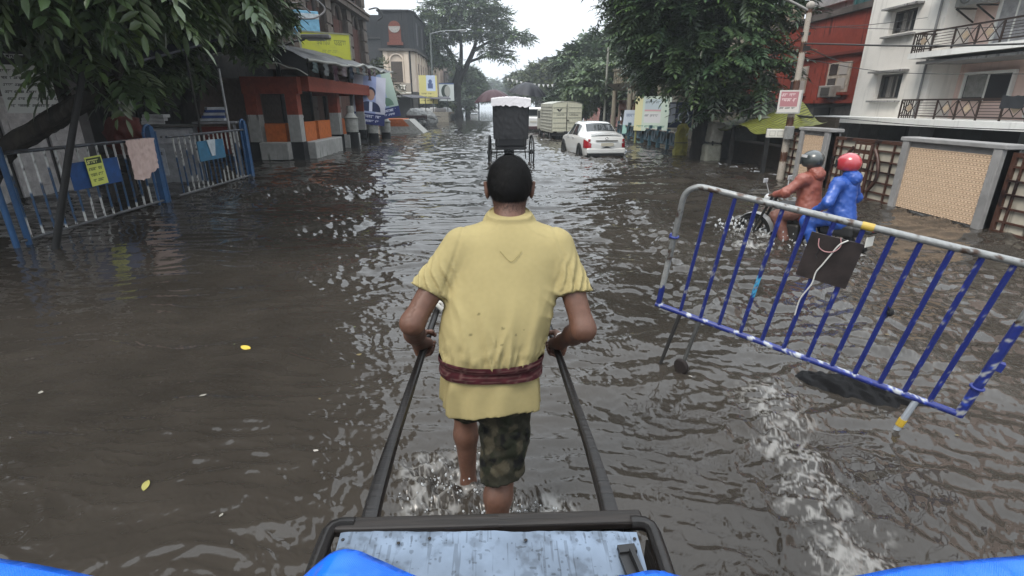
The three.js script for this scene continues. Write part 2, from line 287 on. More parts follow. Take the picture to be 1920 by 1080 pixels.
{
  const base = [0, -.16, -1.72];
  const man = thing('person', 'barefoot rickshaw puller in yellow polo shirt seen from behind, gripping the two shafts', 'person', base);
  const loc = (g) => g.translate(-base[0], -base[1], -base[2]);
  const shL = [-.148, 1.195, -1.87], shR = [.25, 1.19, -1.87], elL = [-.305, .95, -1.715], elR = [.325, .915, -1.715], wrL = [-.315, .785, -1.895], wrR = [.262, .775, -1.895];
  const gripL = [-.300, .745, -1.965], gripR = [.252, .735, -1.965], axL = [.055, .038, -.98], axR = [-.045, .012, -.98];
  // body: legs, arms, neck and head as one skin
  const head = (() => {
    const c = [.058, 1.41, -1.975];
    const skull = ellipsoid([c[0], c[1] + .018, c[2] + .012], [.077, .095, .094]), face = ellipsoid([c[0], c[1] - .04, c[2] - .03], [.06, .082, .075]);
    const jaw = ellipsoid([c[0], c[1] - .085, c[2] - .055], [.044, .034, .045]), nose = capsule([c[0], c[1] - .015, c[2] - .108], [c[0], c[1] - .045, c[2] - .125], .01, .015);
    const brow = capsule([c[0] - .035, c[1] + .012, c[2] - .088], [c[0] + .035, c[1] + .012, c[2] - .088], .014, .014);
    const ear = (s) => union([ellipsoid([c[0] + s * .085, c[1] - .020, c[2] + .004], [.010, .033, .021]), capsule([c[0] + s * .076, c[1] - .005, c[2] - .01], [c[0] + s * .093, c[1] + .010, c[2] + .012], .007, .006), capsule([c[0] + s * .093, c[1] + .010, c[2] + .012], [c[0] + s * .089, c[1] - .03, c[2] + .014], .0065, .006)], .006);
    const eL = ear(-1), eR = ear(1), lips = capsule([c[0] - .02, c[1] - .074, c[2] - .1], [c[0] + .02, c[1] - .074, c[2] - .1], .0085, .0085);
    const neck = capsule([.058, 1.37, -1.955], [.056, 1.25, -1.9], .056, .066);
    return (x, y, z) => { let d = smin(skull(x, y, z), face(x, y, z), .03); d = smin(d, jaw(x, y, z), .03); d = smin(d, brow(x, y, z), .02); d = smin(d, nose(x, y, z), .015); d = smin(d, lips(x, y, z), .012); d = smin(d, neck(x, y, z), .035); d = smin(d, eL(x, y, z), .01); return smin(d, eR(x, y, z), .01); };
  })();
  const headG = nets(head, [-.06, 1.26, -2.12], [.18, 1.55, -1.83], .0055);
  const arms = union([capsule(shL, elL, .052, .041), capsule(elL, [-.318, .86, -1.82], .041, .037), capsule([-.318, .86, -1.82], wrL, .037, .026), capsule(wrL, [-.287, .758, -1.945], .026, .024)], .03);
  const armsR = union([capsule(shR, elR, .052, .042), capsule(elR, [.305, .845, -1.82], .042, .037), capsule([.305, .845, -1.82], wrR, .037, .026), capsule(wrR, [.24, .748, -1.945], .026, .024)], .03);
  const legR = union([capsule([.045, .6, -1.72], [.03, .34, -1.73], .078, .06), capsule([.03, .34, -1.73], [.0, .2, -1.665], .054, .055), capsule([.0, .2, -1.665], [-.012, -.06, -1.655], .055, .034), capsule([-.012, -.06, -1.655], [-.012, -.12, -1.66], .034, .036), capsule([-.012, -.12, -1.64], [.0, -.14, -1.84], .034, .026)], .03);
  const legL = union([capsule([-.1, .6, -1.78], [-.145, .42, -1.99], .075, .056), capsule([-.145, .42, -1.99], [-.143, .28, -1.97], .05, .052), capsule([-.143, .28, -1.97], [-.14, .0, -1.985], .052, .034), capsule([-.14, .0, -1.985], [-.14, -.11, -2.0], .034, .035), capsule([-.14, -.12, -1.98], [-.15, -.14, -2.17], .034, .026)], .03);
  const trunk = union([capsule([-.01, .68, -1.76], [.05, 1.14, -1.88], .12, .12), capsule([-.06, 1.16, -1.88], [.16, 1.155, -1.88], .07, .07), capsule([.056, 1.2, -1.89], [.056, 1.3, -1.92], .055, .055)], .05);
  const bodySDF = (x, y, z) => smin(min(legR(x, y, z), legL(x, y, z)), smin(trunk(x, y, z), min(arms(x, y, z), armsR(x, y, z)), .03), .02);
  const bodyG = nets(bodySDF, [-.4, -.17, -2.22], [.42, 1.34, -1.58], .011);
  const hL = nets(handSDF(gripL, axL, -1), [-.4, .65, -2.06], [-.22, .84, -1.87], .0038), hR = nets(handSDF(gripR, axR, 1), [.17, .64, -2.06], [.35, .83, -1.87], .0038);
  part('body', loc(merge([bodyG, headG, hL, hR])), skinMat, man);
  // eyes, set in the face
  // hair: a close cap on the skull, ending in a tapered nape line
  const hc = [.058, 1.422, -1.962];
  const cap = ellipsoid(hc, [.0845, .102, .101]);
  const hair = nets((x, y, z) => { const d = cap(x, y, z) + .0012 * N3(x * 30, y * 30, z * 30); const q = abs(x - .058); const nape = 1.338 + .022 * ss(.02, .055, q) + .022 * ss(.05, .08, q) + .035 * ss(-1.94, -1.98, z) - .02 * ss(-1.975, -1.995, z) + .004 * N3(x * 70, 1, z * 70); const front = -2.03 - .05 * (1.53 - y); return max(d, nape + .004 * N3(x * 120, y * 60, z * 90) - y, (front - z) * .8); }, [-.05, 1.32, -2.09], [.17, 1.55, -1.84], .0042);
const hairM = M([.0045, .004, .0038], { rough: .7, bump: 'fine', bs: .003, specularIntensity: .4 }), strands = (() => { // short cropped strands lying on the cap
    const p = hair.attributes.position, n = hair.attributes.normal, r = mulberry(3), P = []; const d = V(0, 0, 0), nn = V(0, 0, 0), q = V(0, 0, 0), w = V(0, 0, 0);
    for (let k = 0; k < 3; k++) for (let i = 0; i < p.count; i++) { nn.fromBufferAttribute(n, i); q.fromBufferAttribute(p, i).add(V((r() - .5) * .004, (r() - .5) * .004, (r() - .5) * .004)); d.set((q.x - .058) * 1.5 + (r() - .5) * .5, -.75 - .4 * r(), .35 + (r() - .5) * .5); d.addScaledVector(nn, -d.dot(nn)).normalize().addScaledVector(nn, .22 + .2 * r()).normalize(); w.crossVectors(d, nn).normalize().multiplyScalar(.00055); const L = .008 + .007 * r(); P.push(q.x - w.x, q.y - w.y, q.z - w.z, q.x + w.x, q.y + w.y, q.z + w.z, q.x + d.x * L, q.y + d.y * L, q.z + d.z * L); }
    const hp2 = headG.attributes.position; // sparse stubble fading down the nape below the cap
    for (let k = 0; k < 6; k++) for (let i = 0; i < hp2.count; i++) { q.fromBufferAttribute(hp2, i); if (q.z < -1.985 || q.y > 1.39 || q.y < 1.31 || abs(q.x - .058) > .078) continue; if (r() > .75 * ss(1.312, 1.36, q.y)) continue; nn.fromBufferAttribute(headG.attributes.normal, i); q.add(V((r() - .5) * .007, (r() - .5) * .007, (r() - .5) * .004)).addScaledVector(nn, .0012); d.set((r() - .5) * .6, -1, .2).addScaledVector(nn, .3).normalize(); w.crossVectors(d, nn).normalize().multiplyScalar(.0004); const L = .003 + .005 * r(); P.push(q.x - w.x, q.y - w.y, q.z - w.z, q.x + w.x, q.y + w.y, q.z + w.z, q.x + d.x * L, q.y + d.y * L, q.z + d.z * L); }
    const g = new THREE.BufferGeometry(); g.setAttribute('position', new THREE.Float32BufferAttribute(P, 3)); g.computeVertexNormals(); return g; })();
  const hp = part('hair', loc(hair), hairM, man); part('hair_strands', loc(strands), hairM, hp).userData.kind = 'stuff';
  // polo shirt
  const rings = [[.60, -.022, -1.715, .190, .135], [.66, -.022, -1.725, .187, .132], [.735, -.022, -1.735, .180, .126], [.775, -.021, -1.738, .176, .12], [.82, -.018, -1.745, .183, .13], [.88, -.008, -1.765, .192, .140], [.98, .014, -1.80, .202, .142], [1.08, .036, -1.84, .212, .138], [1.16, .05, -1.868, .214, .125], [1.21, .054, -1.885, .19, .105], [1.25, .056, -1.895, .14, .085], [1.29, .056, -1.905, .085, .072]];
  const ringAt = (y) => { if (y <= rings[0][0]) return rings[0]; for (let i = 0; i < rings.length - 1; i++) if (y < rings[i + 1][0]) { const t = (y - rings[i][0]) / (rings[i + 1][0] - rings[i][0]), s = t * t * (3 - 2 * t); const q0 = rings[max(0, i - 1)], q1 = rings[i], q2 = rings[i + 1], q3 = rings[min(rings.length - 1, i + 2)]; return q1.map((v, k) => { const m1 = (q2[k] - q0[k]) / (q2[0] - q0[0]) * (q2[0] - q1[0]), m2 = (q3[k] - q1[k]) / (q3[0] - q1[0]) * (q2[0] - q1[0]), t2 = t * t, t3 = t2 * t; return (2 * t3 - 3 * t2 + 1) * v + (t3 - 2 * t2 + t) * m1 + (3 * t2 - 2 * t3) * q2[k] + (t3 - t2) * m2; }); } return rings[rings.length - 1]; };
  const torso = (x, y, z) => { const [, cx, cz, rx, rz] = ringAt(y), dx = (x - cx) / rx, dz = (z - cz) / rz, q = (abs(dx) ** 2.35 + abs(dz) ** 2.35) ** (1 / 2.35), an = Math.atan2(dz, dx); let r = 1;
    const below = 1 - ss(.7, .775, y); r += below * (.045 * sin(an * 7 + 1.5 + y * 3) + .04 * sin(an * 12 + 3 * N3(x * 3, y * 2, z * 3)));
    const blouse = exp(-(((y - .83) / .05) ** 2)); r += blouse * (.045 * N3(an * 3.2, y * 16, 1) + .035 * (1 - 2 * abs(N3(an * 6, y * 5, 4))));
    return (q - r) * min(rx, rz); };
  const slL = [-.247, 1.04, -1.79], slR = [.285, 1.03, -1.79];
  const dirL = V(...slL).sub(V(...shL)).normalize(), dirR = V(...slR).sub(V(...shR)).normalize();
  const slv = (s, e) => capsule(s, [e[0] + (e[0] - s[0]) * .4, e[1] + (e[1] - s[1]) * .4, e[2] + (e[2] - s[2]) * .4], .072, .067);
  const sL = slv([-.128, 1.195, -1.87], slL), sR = slv([.23, 1.19, -1.87], slR), yoke = capsule([-.1, 1.192, -1.878], [.2, 1.188, -1.878], .075, .075);
  const shirtSDF = (x, y, z) => {
    let t = smin(torso(x, y, z), yoke(x, y, z), .06);
    const cutL = (x - slL[0]) * dirL.x + (y - slL[1]) * dirL.y + (z - slL[2]) * dirL.z, cutR = (x - slR[0]) * dirR.x + (y - slR[1]) * dirR.y + (z - slR[2]) * dirR.z;
    const fold = (a, b) => { const q = 1 - abs(N3(a, b, 3.3)); return q * q; }; const wr = .0015 * N3(x * 5, y * 3, z * 5) - .011 * fold(x * 9 + (y - .8) * 2.5 * (x > 0 ? -1 : 1), y * 1.6) * ss(1.15, .85, y) * ss(.76, .82, y) - .007 * fold((x + y) * 8, (x - y) * 2.2) * ss(.09, .2, abs(x - .04)) * ss(1.16, 1.02, y) * ss(.85, .95, y);
    const foldL = .0075 * sin((x * 1.2 + y * .7 + z * .4) * 150 + 2 * N3(x * 8, y * 8, z * 8)) * ss(-.06, -.2, x) * ss(1.2, 1.1, y), foldR = .0075 * sin((-x * 1.2 + y * .7 + z * .4) * 150 + 2 * N3(x * 8, y * 8, z * 8)) * ss(.17, .3, x) * ss(1.2, 1.1, y);
    const cuff = (c) => -.0025 * ss(-.026, -.022, c);
    t = smin(t, max(sL(x, y, z) + foldL + cuff(cutL), cutL), .018); t = smin(t, max(sR(x, y, z) + foldR + cuff(cutR), cutR), .018);
    const sm = (cx, cy, cz, dr) => { const q = (x - cx) * dr.x + (y - cy) * dr.y + (z - cz) * dr.z; return .0045 * exp(-((q / .006) ** 2)); }; t += (x < -.06 && y > 1.05 ? sm(-.160, 1.15, -1.85, V(-.94, .34, 0)) : x > .16 && y > 1.05 ? sm(.264, 1.145, -1.85, V(.94, .34, 0)) : 0); const hemY = .618 + .012 * sin(x * 18 + 1) + .03 * (x + .02) * 0 + .02 * ss(-1.72, -1.8, z);
    return max(t + wr, hemY - y, y - 1.315 + (z + 1.9) * .1);
  };
  const sC = [.295, .243, .114];
  const shirtCol = (x, y, z) => { const g = .94 + .05 * N3(x * 5, y * 5, z * 5) + .03 * N3(x * 40, y * 40, z * 40); let k = g; let dirt = 0; for (const [a, b, r] of [[-.06, 1.0, .005], [.025, .955, .004], [.07, .93, .004], [-.09, .93, .004], [.1, .945, .003], [.02, .90, .004]]) { if (z > -1.8 && hypot(x - a, y - b) < r) dirt = .5; } const damp = .16 * ss(.35, .6, N3(x * 3.2 + 4, y * 2.4, z * 2)); k *= 1 - damp; return [sC[0] * k * (1 - dirt), sC[1] * k * (1 - dirt), sC[2] * k * (1 - dirt)]; };
  const shirtG = nets(shirtSDF, [-.34, .58, -2.06], [.38, 1.34, -1.56], .0058, shirtCol);
  const clothM = (vc) => M([1, 1, 1], { rough: .88, vc, bump: 'weave', bs: .0006, specularIntensity: .3 });
  const shirt = part('polo_shirt', loc(shirtG), clothM(true), man);
  // folded collar: a band round the neck, turned over
  const collar = gridSurf(48, 8, (u, v) => { const a = u * 2 * PI, bx = cos(a), bz = sin(a); const t = v; const r = t < .5 ? mix(.066, .072, t * 2) : mix(.072, .101, (t - .5) * 2), y = t < .5 ? mix(1.272, 1.318, t * 2) : mix(1.320, 1.272 - .012 * max(0, bz), (t - .5) * 2 * 1); const ht = t > .5 ? .004 * sin((t - .5) * 2 * PI) : 0; return [.056 + bx * (r + ht) * 1.05, y + .012 * bz * -1 + ht, -1.913 + bz * (r + ht) * .98 - (y - 1.28) * .32]; });
  part('collar', loc(merge([collar])), M(sC.map((v) => v * 1.03), { rough: .85, bump: 'weave', bs: .0008 }), shirt);
  // stitched seams: sleeve cuff edges and the small triangle at the neck
  part('stitching', loc(merge([tube([[.018, 1.205, -1.768], [.055, 1.172, -1.745], [.062, 1.174, -1.744], [.095, 1.205, -1.765]], .0014, 5)])), M([.255, .213, .091], { rough: .9 }), shirt);
  // sash: a checked cotton cloth wound round the waist
  const sash = gridSurf(120, 16, (u, v) => { const a = u * 2 * PI, y = .748 + .068 * v + .006 * sin(a * 3) * (v - .5) + .004 * sin(a); const [, cx, cz, rx, rz] = ringAt(y); const k = 1.10 + .018 * sin(v * PI * 3.2 + sin(a * 2)) + .012 * N3(cos(a) * 3, v * 4, sin(a) * 3); return [cx + Math.sign(cos(a)) * abs(cos(a)) ** .85 * rx * k, y + .02 * sin(a) * 0, cz + Math.sign(sin(a)) * abs(sin(a)) ** .85 * rz * k]; });
  paint(sash, (x, y, z) => { const st = abs(((y * 70) % 1) - .5) < .12 || abs((((x * 1.0 + z) * 38) % 1 + 1) % 1 - .5) < .07; const n = .8 + .3 * N3(x * 30, y * 30, z * 30); return st ? [.10 * n, .05 * n, .045 * n] : [.05 * n, .010 * n, .013 * n]; });
  part('sash', loc(sash), M([1, 1, 1], { rough: .92, vc: true, bump: 'weave', bs: .001 }), man);
  // camouflage shorts
  const shR1 = union([capsule([.035, .62, -1.715], [.03, .45, -1.72], .1, .093), capsule([.03, .45, -1.72], [.012, .25, -1.675], .093, .083)], .03), shL1 = capsule([-.09, .6, -1.77], [-.142, .43, -1.965], .088, .074), seat = capsule([-.07, .66, -1.735], [.03, .66, -1.735], .115, .115);
  const shortsSDF = (x, y, z) => { const w = .006 * N3(x * 11, y * 11, z * 11) + .005 * N3(x * 20, y * 30 + x * 20, z * 20); let r = max(shR1(x, y, z) + w, .288 + .012 * sin(x * 30) + .1 * (z + 1.69) - y); const l = max(shL1(x, y, z) + w, (x + .139) * .1 - (y - .47) * .5 - (z + 1.93) * .85 - .0); return min(smin(smin(r, shL1(x, y, z) + w, .02), seat(x, y, z), .05), 9); };
  const camo = (x, y, z) => { const a = N3(x * 13, y * 11, z * 13), b = N3(x * 17 + 9, y * 15, z * 17), f = .85 + .2 * N3(x * 90, y * 90, z * 90); const c = a > .35 ? [.06, .052, .034] : b > .3 ? [.018, .02, .012] : a < -.35 ? [.008, .008, .008] : [.026, .025, .017]; return c.map((v) => v * f); };
  part('shorts', loc(nets(shortsSDF, [-.26, .22, -2.08], [.17, .8, -1.55], .008, camo)), M([1, 1, 1], { rough: .85, vc: true, bump: 'weave', bs: .0008 }), man);
  const br = new THREE.TorusGeometry(.0305, .0028, 8, 40); br.applyQuaternion(new THREE.Quaternion().setFromUnitVectors(V(0, 0, 1), V(wrR[0] - elR[0], wrR[1] - elR[1], wrR[2] - elR[2]).normalize())); br.translate(.272, .79, -1.885);
  part('bracelet', loc(br), M([.6, .58, .54], { rough: .35, metal: .6 }), man);
  // eyes
  for (const s of [-1, 1]) { const e = new THREE.SphereGeometry(.012, 12, 8).translate(.058 + s * .031, 1.402, -2.062); part('eye', loc(e), M([.5, .48, .45], { rough: .2 }), man); }
}
// ---------------------------------------------------------------- the rickshaw the camera rides in, and the blue tarpaulin
const darkWood = M([.017, .0135, .012], { rough: .42, map: 'wood', bump: 'wood', bs: .0015, specularIntensity: .7 });
const wornWood = M([.034, .027, .023], { rough: .5, specularIntensity: .6, map: 'wood', bump: 'wood', bs: .0015 });
const iron = M([.06, .058, .056], { rough: .5, metal: .7, map: 'fine' });
{
  const o = [0, -.16, -.1];
  const R = thing('hand_rickshaw', 'near wooden hand rickshaw with two long dark shafts and a grey metal footboard', 'rickshaw', o);
  const L = (g) => g.translate(-o[0], -o[1], -o[2]);
  const shaft = (pts) => { // squared timber that becomes a round handle at the grip
    const c = new THREE.CatmullRomCurve3(pts.map((p) => V(...p))), n = 40;
    return gridSurf(20, n, (u, v) => { const p = c.getPoint(v), a = u * 2 * PI + PI / 4, k = ss(.55, .8, v), ex = mix(5, 2, k), r = mix(.0225, .0145, ss(.05, .6, v)); const ca = cos(a), sa = sin(a), q = (abs(ca) ** ex + abs(sa) ** ex) ** (-1 / ex); const d = 1 + .03 * N3(p.x * 20 + ca, p.z * 4, sa); return [p.x + ca * q * r * d, p.y + sa * q * r * d, p.z]; });
  };
  const endL = [-.272, .80, -2.3], endR = [.228, .765, -2.3];
  part('shaft', L(shaft([[-.318, .705, -.93], [-.317, .735, -1.02], [-.313, .752, -1.25], [-.308, .752, -1.5], [-.300, .745, -1.965], endL])), darkWood, R);
  part('shaft', L(shaft([[.284, .695, -.92], [.283, .725, -1.01], [.276, .742, -1.25], [.266, .742, -1.5], [.252, .735, -1.965], endR])), darkWood, R);
  // cloth-bound crossbar that ties the shaft ends
  part('crossbar', L(rod(endL, endR, .017, .017, 10)), darkWood, R);
  for (const e of [endL, endR]) part('rag_binding', L(tube([[e[0] - .022, e[1], e[2] + .04], [e[0] + .02, e[1] + .02, e[2] + .05], [e[0] + .018, e[1] - .02, e[2] + .06], [e[0] - .022, e[1] - .005, e[2] + .07], [e[0] - .01, e[1] + .024, e[2] + .08], [e[0] + .024, e[1], e[2] + .09]], .011, 7)), M([.42, .41, .38], { rough: .95, bump: 'weave', bs: .001 }), R);
  // footboard: rounded front rail, side rails, sheet metal floor and a sloping side board
  const rail = (pts, r) => tube(pts, r, 10, 40);
  part('front_rail', L(merge([rbox(.735, .026, .042, .008, -.018, .757, -.957, .014, 0, -.012), box(.70, .05, .02, -.018, .722, -.968, .014, 0, -.012)])), wornWood, R);
  part('side_rail', L(rail([[-.34, .763, -.957], [-.375, .764, -.956], [-.392, .763, -.945], [-.398, .757, -.90], [-.402, .745, -.8], [-.405, .73, -.6], [-.405, .70, -.35]], .017)), darkWood, R);
  part('side_rail', L(rail([[.318, .755, -.947], [.345, .755, -.946], [.362, .753, -.935], [.366, .748, -.89], [.366, .738, -.79], [.366, .72, -.6], [.366, .69, -.35]], .017)), darkWood, R);
  part('side_board', L(box(.012, .2, .6, -.392, .64, -.62, .01)), darkWood, R); part('side_board', L(box(.012, .2, .6, .358, .63, -.62, .01)), darkWood, R);
  const zinc = tex(512, .4, (u, v) => { const a = fA(u, v, 5, 5), b = fB(u, v, 14, 4), s = fC(u, v, 3, 4, 20, 1), d = ss(.5, .72, b) * .1 + ss(.62, .7, s) * .1 + ss(.74, .78, fC(u, v, 40, 2)) * .12, k = .46 + .26 * a - d; return [k * .86, k * .94, k * 1.04]; });
  const zincM = M([.60, .63, .66], { rough: .42, metal: .35, bump: 'fine', bs: .0012 }); zincM.map = zinc;
  const floor = gridSurf(60, 24, (u, v) => [mix(-.366, .326, u) * mix(1, .98, v) + 0, .766 - .012 * u - .05 * v + .004 * N2(u * 4, v * 3) + .0015 * N2(u * 16, v * 9), mix(-.937 + .015 * u, -.52, v)]);
  const fl = part('footboard_sheet', L(floor), zincM, R);
  const rv = []; const rr = mulberry(9);
  for (const [u, v] of [[.015, .06], [.02, .16], [.03, .3], [.985, .05], [.94, .14], [.95, .24], [.9, .28], [.3, .05], [.62, .06], [.5, .42], [.55, .4], [.33, .44], [.78, .33], [.7, .47], [.42, .47], [.2, .08]]) rv.push(new THREE.SphereGeometry(.0042, 8, 5).scale(1, .5, 1).translate(mix(-.366, .326, u), .768 - .012 * u - .05 * v, mix(-.937 + .015 * u, -.52, v)));
  const rvp = part('nail_heads', L(merge(rv)), M([.02, .018, .017], { rough: .5, metal: .5 }), fl);
  // raised L-shaped iron bracket at the right of the floor
  part('iron_bracket', L(merge([box(.022, .012, .12, .285, .752, -.80, .1), box(.04, .014, .02, .289, .757, -.868, .1), box(.01, .03, .12, .302, .758, -.80, .1)])), M([.035, .035, .036], { rough: .45, metal: .5, map: 'fine' }), R);
  // body below: box, seat, axle, wheels
  part('underframe', L(merge([box2(-.39, .36, .50, .56, -.9, .3), box(.04, .05, 1.1, -.3, .45, -.2), box(.04, .05, 1.1, .27, .45, -.2)])), darkWood, R);
  part('seat', L(rbox(.78, .14, .5, .03, -.015, .72, .12)), M([.05, .012, .012], { rough: .5, bump: 'rough', bs: .003 }), R);
  part('seat_back', L(rbox(.78, .6, .08, .03, -.015, 1.1, .42, 0, .15)), M([.012, .012, .013], { rough: .5, bump: 'rough', bs: .003 }), R);
  part('axle', L(rod([-.62, .4, .1], [.6, .4, .1], .02)), iron, R);
  for (const x of [-.58, .56]) {
    const w = part('wheel', L(new THREE.TorusGeometry(.5, .022, 8, 48).rotateY(PI / 2).translate(x, .36, .1)), darkWood, R);
    const sp = []; for (let i = 0; i < 14; i++) { const a = i / 14 * 2 * PI; sp.push(rod([x, .36, .1], [x, .36 + sin(a) * .5, .1 + cos(a) * .5], .016, .012, 6)); }
    part('spokes', L(merge(sp)), darkWood, w); part('hub', L(rod([x - .07, .36, .1], [x + .07, .36, .1], .06, .05, 14)), iron, w);
  }
}
{ // tarpaulin over the passenger's lap: knees and arm rests push its front edge up
  const prof = [[-1.0, 1.225], [-.8, 1.205], [-.613, 1.183], [-.543, 1.163], [-.474, 1.135], [-.42, 1.10], [-.36, 1.05], [-.30, 1.07], [-.261, 1.131], [-.234, 1.159], [-.206, 1.183], [-.184, 1.184], [-.146, 1.161], [-.087, 1.121], [-.04, 1.075], [.03, 1.04], [.09, 1.08], [.127, 1.113], [.17, 1.126], [.203, 1.135], [.235, 1.124], [.271, 1.105], [.33, 1.07], [.39, 1.075], [.443, 1.102], [.50, 1.115], [.548, 1.126], [.705, 1.139], [.85, 1.15], [1.0, 1.16]];
  const py = (x) => { for (let i = 0; i < prof.length - 1; i++) if (x <= prof[i + 1][0]) { const t = (x - prof[i][0]) / (prof[i + 1][0] - prof[i][0]); return mix(prof[i][1], prof[i + 1][1], t); } return prof[prof.length - 1][1]; };
  const g = gridSurf(420, 90, (u, v) => {
    const x = mix(-1.0, 1.0, u); let y0 = 0; for (let k = -2; k <= 2; k++) y0 += py(clamp(x + k * .004, -1, 1)) / 5;
    const s = v * .9 - .18; // metres behind the front edge; negative hangs down
    const cr = .007 * (1 - abs(N2(x * 7 + s * 5, s * 9)) * 2.4) + .0032 * (1 - abs(N2(x * 24, s * 26 + x * 9)) * 2) + .0012 * N2(x * 60, s * 60);
    if (s < 0) { const k = -s; return [x, y0 - .012 - k * .95 + .004 * N2(x * 20, k * 12), -.5 - .012 * sin(k * 12) + cr * 1.2 + .05 * k * N2(x * 5, 2)]; }
    return [x, mix(y0, 1.06, ss(0, .35, s)) - .012 * exp(-s * 60) + cr * (.12 + .88 * ss(0, .06, s)), -.5 + s];
  });
  const m = M([.006, .115, .62], { rough: .3, bump: 'weave', bs: .0008 });
  solo('tarpaulin', g, m, 'crumpled bright blue plastic tarpaulin across the bottom of the picture', 'tarpaulin', [0, 0, 0]);
}
// ---------------------------------------------------------------- the tilted crowd-control barrier on the right
const chipped = (base, chip, bare, seed, amt = .35) => (x, y, z) => { const a = N3(x * 14 + seed, y * 14, z * 14), b = N3(x * 45 + seed, y * 45, z * 45), f = .9 + .15 * N3(x * 120, y * 120, z * 120); const k = a + .35 * b; return (k > 1 - amt ? bare : k > .9 - amt ? chip : base).map((v) => v * f); };
const paintM = M([1, 1, 1], { rough: .42, vc: true, bump: 'fine', bs: .0006 });
const BLUE = [.011, .021, .15], GALV = [.24, .245, .24];
{
  const BLc = [1.088, .442, -3.131];
  const Q = thing('crowd_barrier', 'leaning blue and grey metal crowd barrier with a dark plate, standing in the flood', 'barrier', [0, 0, 0]);
  Q.matrixAutoUpdate = true;
  const m4 = new THREE.Matrix4().makeBasis(V(0.79368,-0.14928,0.58973), V(0.04868,0.98190,0.18302), V(-0.60638,-0.11655,0.78659)).setPosition(...BLc); m4.decompose(Q.position, Q.quaternion, Q.scale); Q.scale.setScalar(.907);
  const W = 1.8, Hh = .925, r = .02, c = .11;
  const dense = (a, b, r0, n = 40) => { const cv = new THREE.LineCurve3(V(...a), V(...b)); return new THREE.TubeGeometry(cv, n, r0, 12, false); };
  const arc = []; for (let i = 0; i <= 8; i++) { const t = i / 8 * PI / 2; arc.push([c - c * cos(t), Hh - c + c * sin(t), 0]); }
  const arc2 = arc.map(([x, y, z]) => [W - x, y, z]).reverse();
  const topLine = [[0, .3, 0], [0, .5, 0], [0, .7, 0], ...arc, [.35, Hh, 0], [.7, Hh, 0], [1.1, Hh, 0], [1.45, Hh, 0], ...arc2, [W, .7, 0], [W, .6, 0]];
  part('top_rail', paint(tube(topLine, r, 14, 220), chipped(GALV, [.13, .125, .12], [.075, .05, .038], 2, .42)), M([1, 1, 1], { rough: .38, metal: .45, vc: true, bump: 'fine', bs: .0008 }), Q);
  part('side_post', paint(dense([0, .02, 0], [0, .36, 0], .0205), (x, y, z) => (y < .16 + .03 * N3(x * 60, y * 20, z * 60) ? BLUE : GALV).map((v) => v * (.9 + .2 * N3(x * 50, y * 50, z * 50)))), paintM, Q);
  part('side_post', paint(dense([W, -.01, 0], [W, .62, 0], .024), chipped(BLUE, [.02, .05, .32], [.3, .31, .32], 5, .38)), paintM, Q);
  part('clamp', paint(merge([new THREE.TorusGeometry(.025, .009, 8, 20).rotateX(PI / 2).translate(0, .55, 0), box(.022, .03, .03, -.02, .55, 0)]), () => BLUE), paintM, Q);
  part('clamp', paint(new THREE.TorusGeometry(.027, .009, 8, 20).rotateX(PI / 2).translate(W, .2, 0), () => BLUE), paintM, Q); part('hook', paint(box(.03, .05, .03, W + .03, .36, .0), () => BLUE), paintM, Q);
  part('bottom_rail', paint(dense([-.02, 0, 0], [W + .01, 0, 0], .0195, 160), chipped(BLUE, [.03, .06, .34], [.36, .38, .4], 9, .5)), paintM, Q);
  [.165, .31, .44, .585, .725, .86, 1.005, 1.145, 1.27, 1.405, 1.53, 1.655].forEach((u, i) => {
    const gg = new THREE.BoxGeometry(.019, Hh - .02, .019, 2, 60, 2).rotateY(.5).translate(u, Hh / 2, 0);
    part('bar', paint(gg, i === 3 ? (x, y, z) => (y > .3 && y < .46 && N3(x * 60, y * 60, z * 60) > -.2 ? [.05, .30, .5] : chipped(BLUE, [.03, .06, .3], [.25, .27, .3], 30, .22)(x, y, z)) : chipped(BLUE, [.03, .05, .3], [.22, .22, .25], 12 + i * 3, .14 + .06 * sin(i * 2.7))), paintM, Q);
  });
  const pl = part('plate', paint(new THREE.BoxGeometry(.27, .285, .006, 20, 20, 1).translate(.907, .685, .016), (x, y, z) => { const a = N3(x * 9, y * 9, 3), b = N3(x * 40, y * 40, 1); const k = .8 + .3 * a + .2 * b; return [.026 * k, .019 * k, .018 * k]; }), M([1, 1, 1], { rough: .5, vc: true, bump: 'fine', bs: .001 }), Q);
  part('wire', tube([[.96, .83, .024], [.93, .80, .03], [.905, .72, .027], [.885, .65, .03], [.87, .60, .028], [.872, .52, .03], [.845, .40, .026], [.85, .28, .02]], .0045, 6), M([.5, .49, .46], { rough: .6 }), pl, 'white wire hanging over the plate');
  part('wire', tube([[.82, .80, .024], [.835, .755, .034], [.87, .735, .03], [.915, .75, .034], [.935, .79, .03], [.92, .835, .024]], .003, 6), M([.38, .2, .2], { rough: .6 }), pl, 'looped pink wire');
  part('wire', tube([[.82, .77, .024], [.84, .73, .03], [.835, .70, .026], [.85, .68, .03]], .0022, 5), M([.02, .02, .02], { rough: .6 }), pl);
  part('tape_band', new THREE.CylinderGeometry(.0225, .0225, .06, 14).rotateZ(PI / 2).translate(1.02, Hh, 0), M([.55, .38, .06], { rough: .5, map: 'fine' }), Q, 'yellow tape band');
  part('rag_knot', merge([new THREE.IcosahedronGeometry(.018, 1).scale(1, 1.3, 1).translate(1.29, .48, .012), rod([1.29, .49, .015], [1.265, .515, .02], .006, .003), rod([1.29, .47, .015], [1.28, .44, .02], .006, .003)]), M([.015, .015, .016], { rough: .8 }), Q);
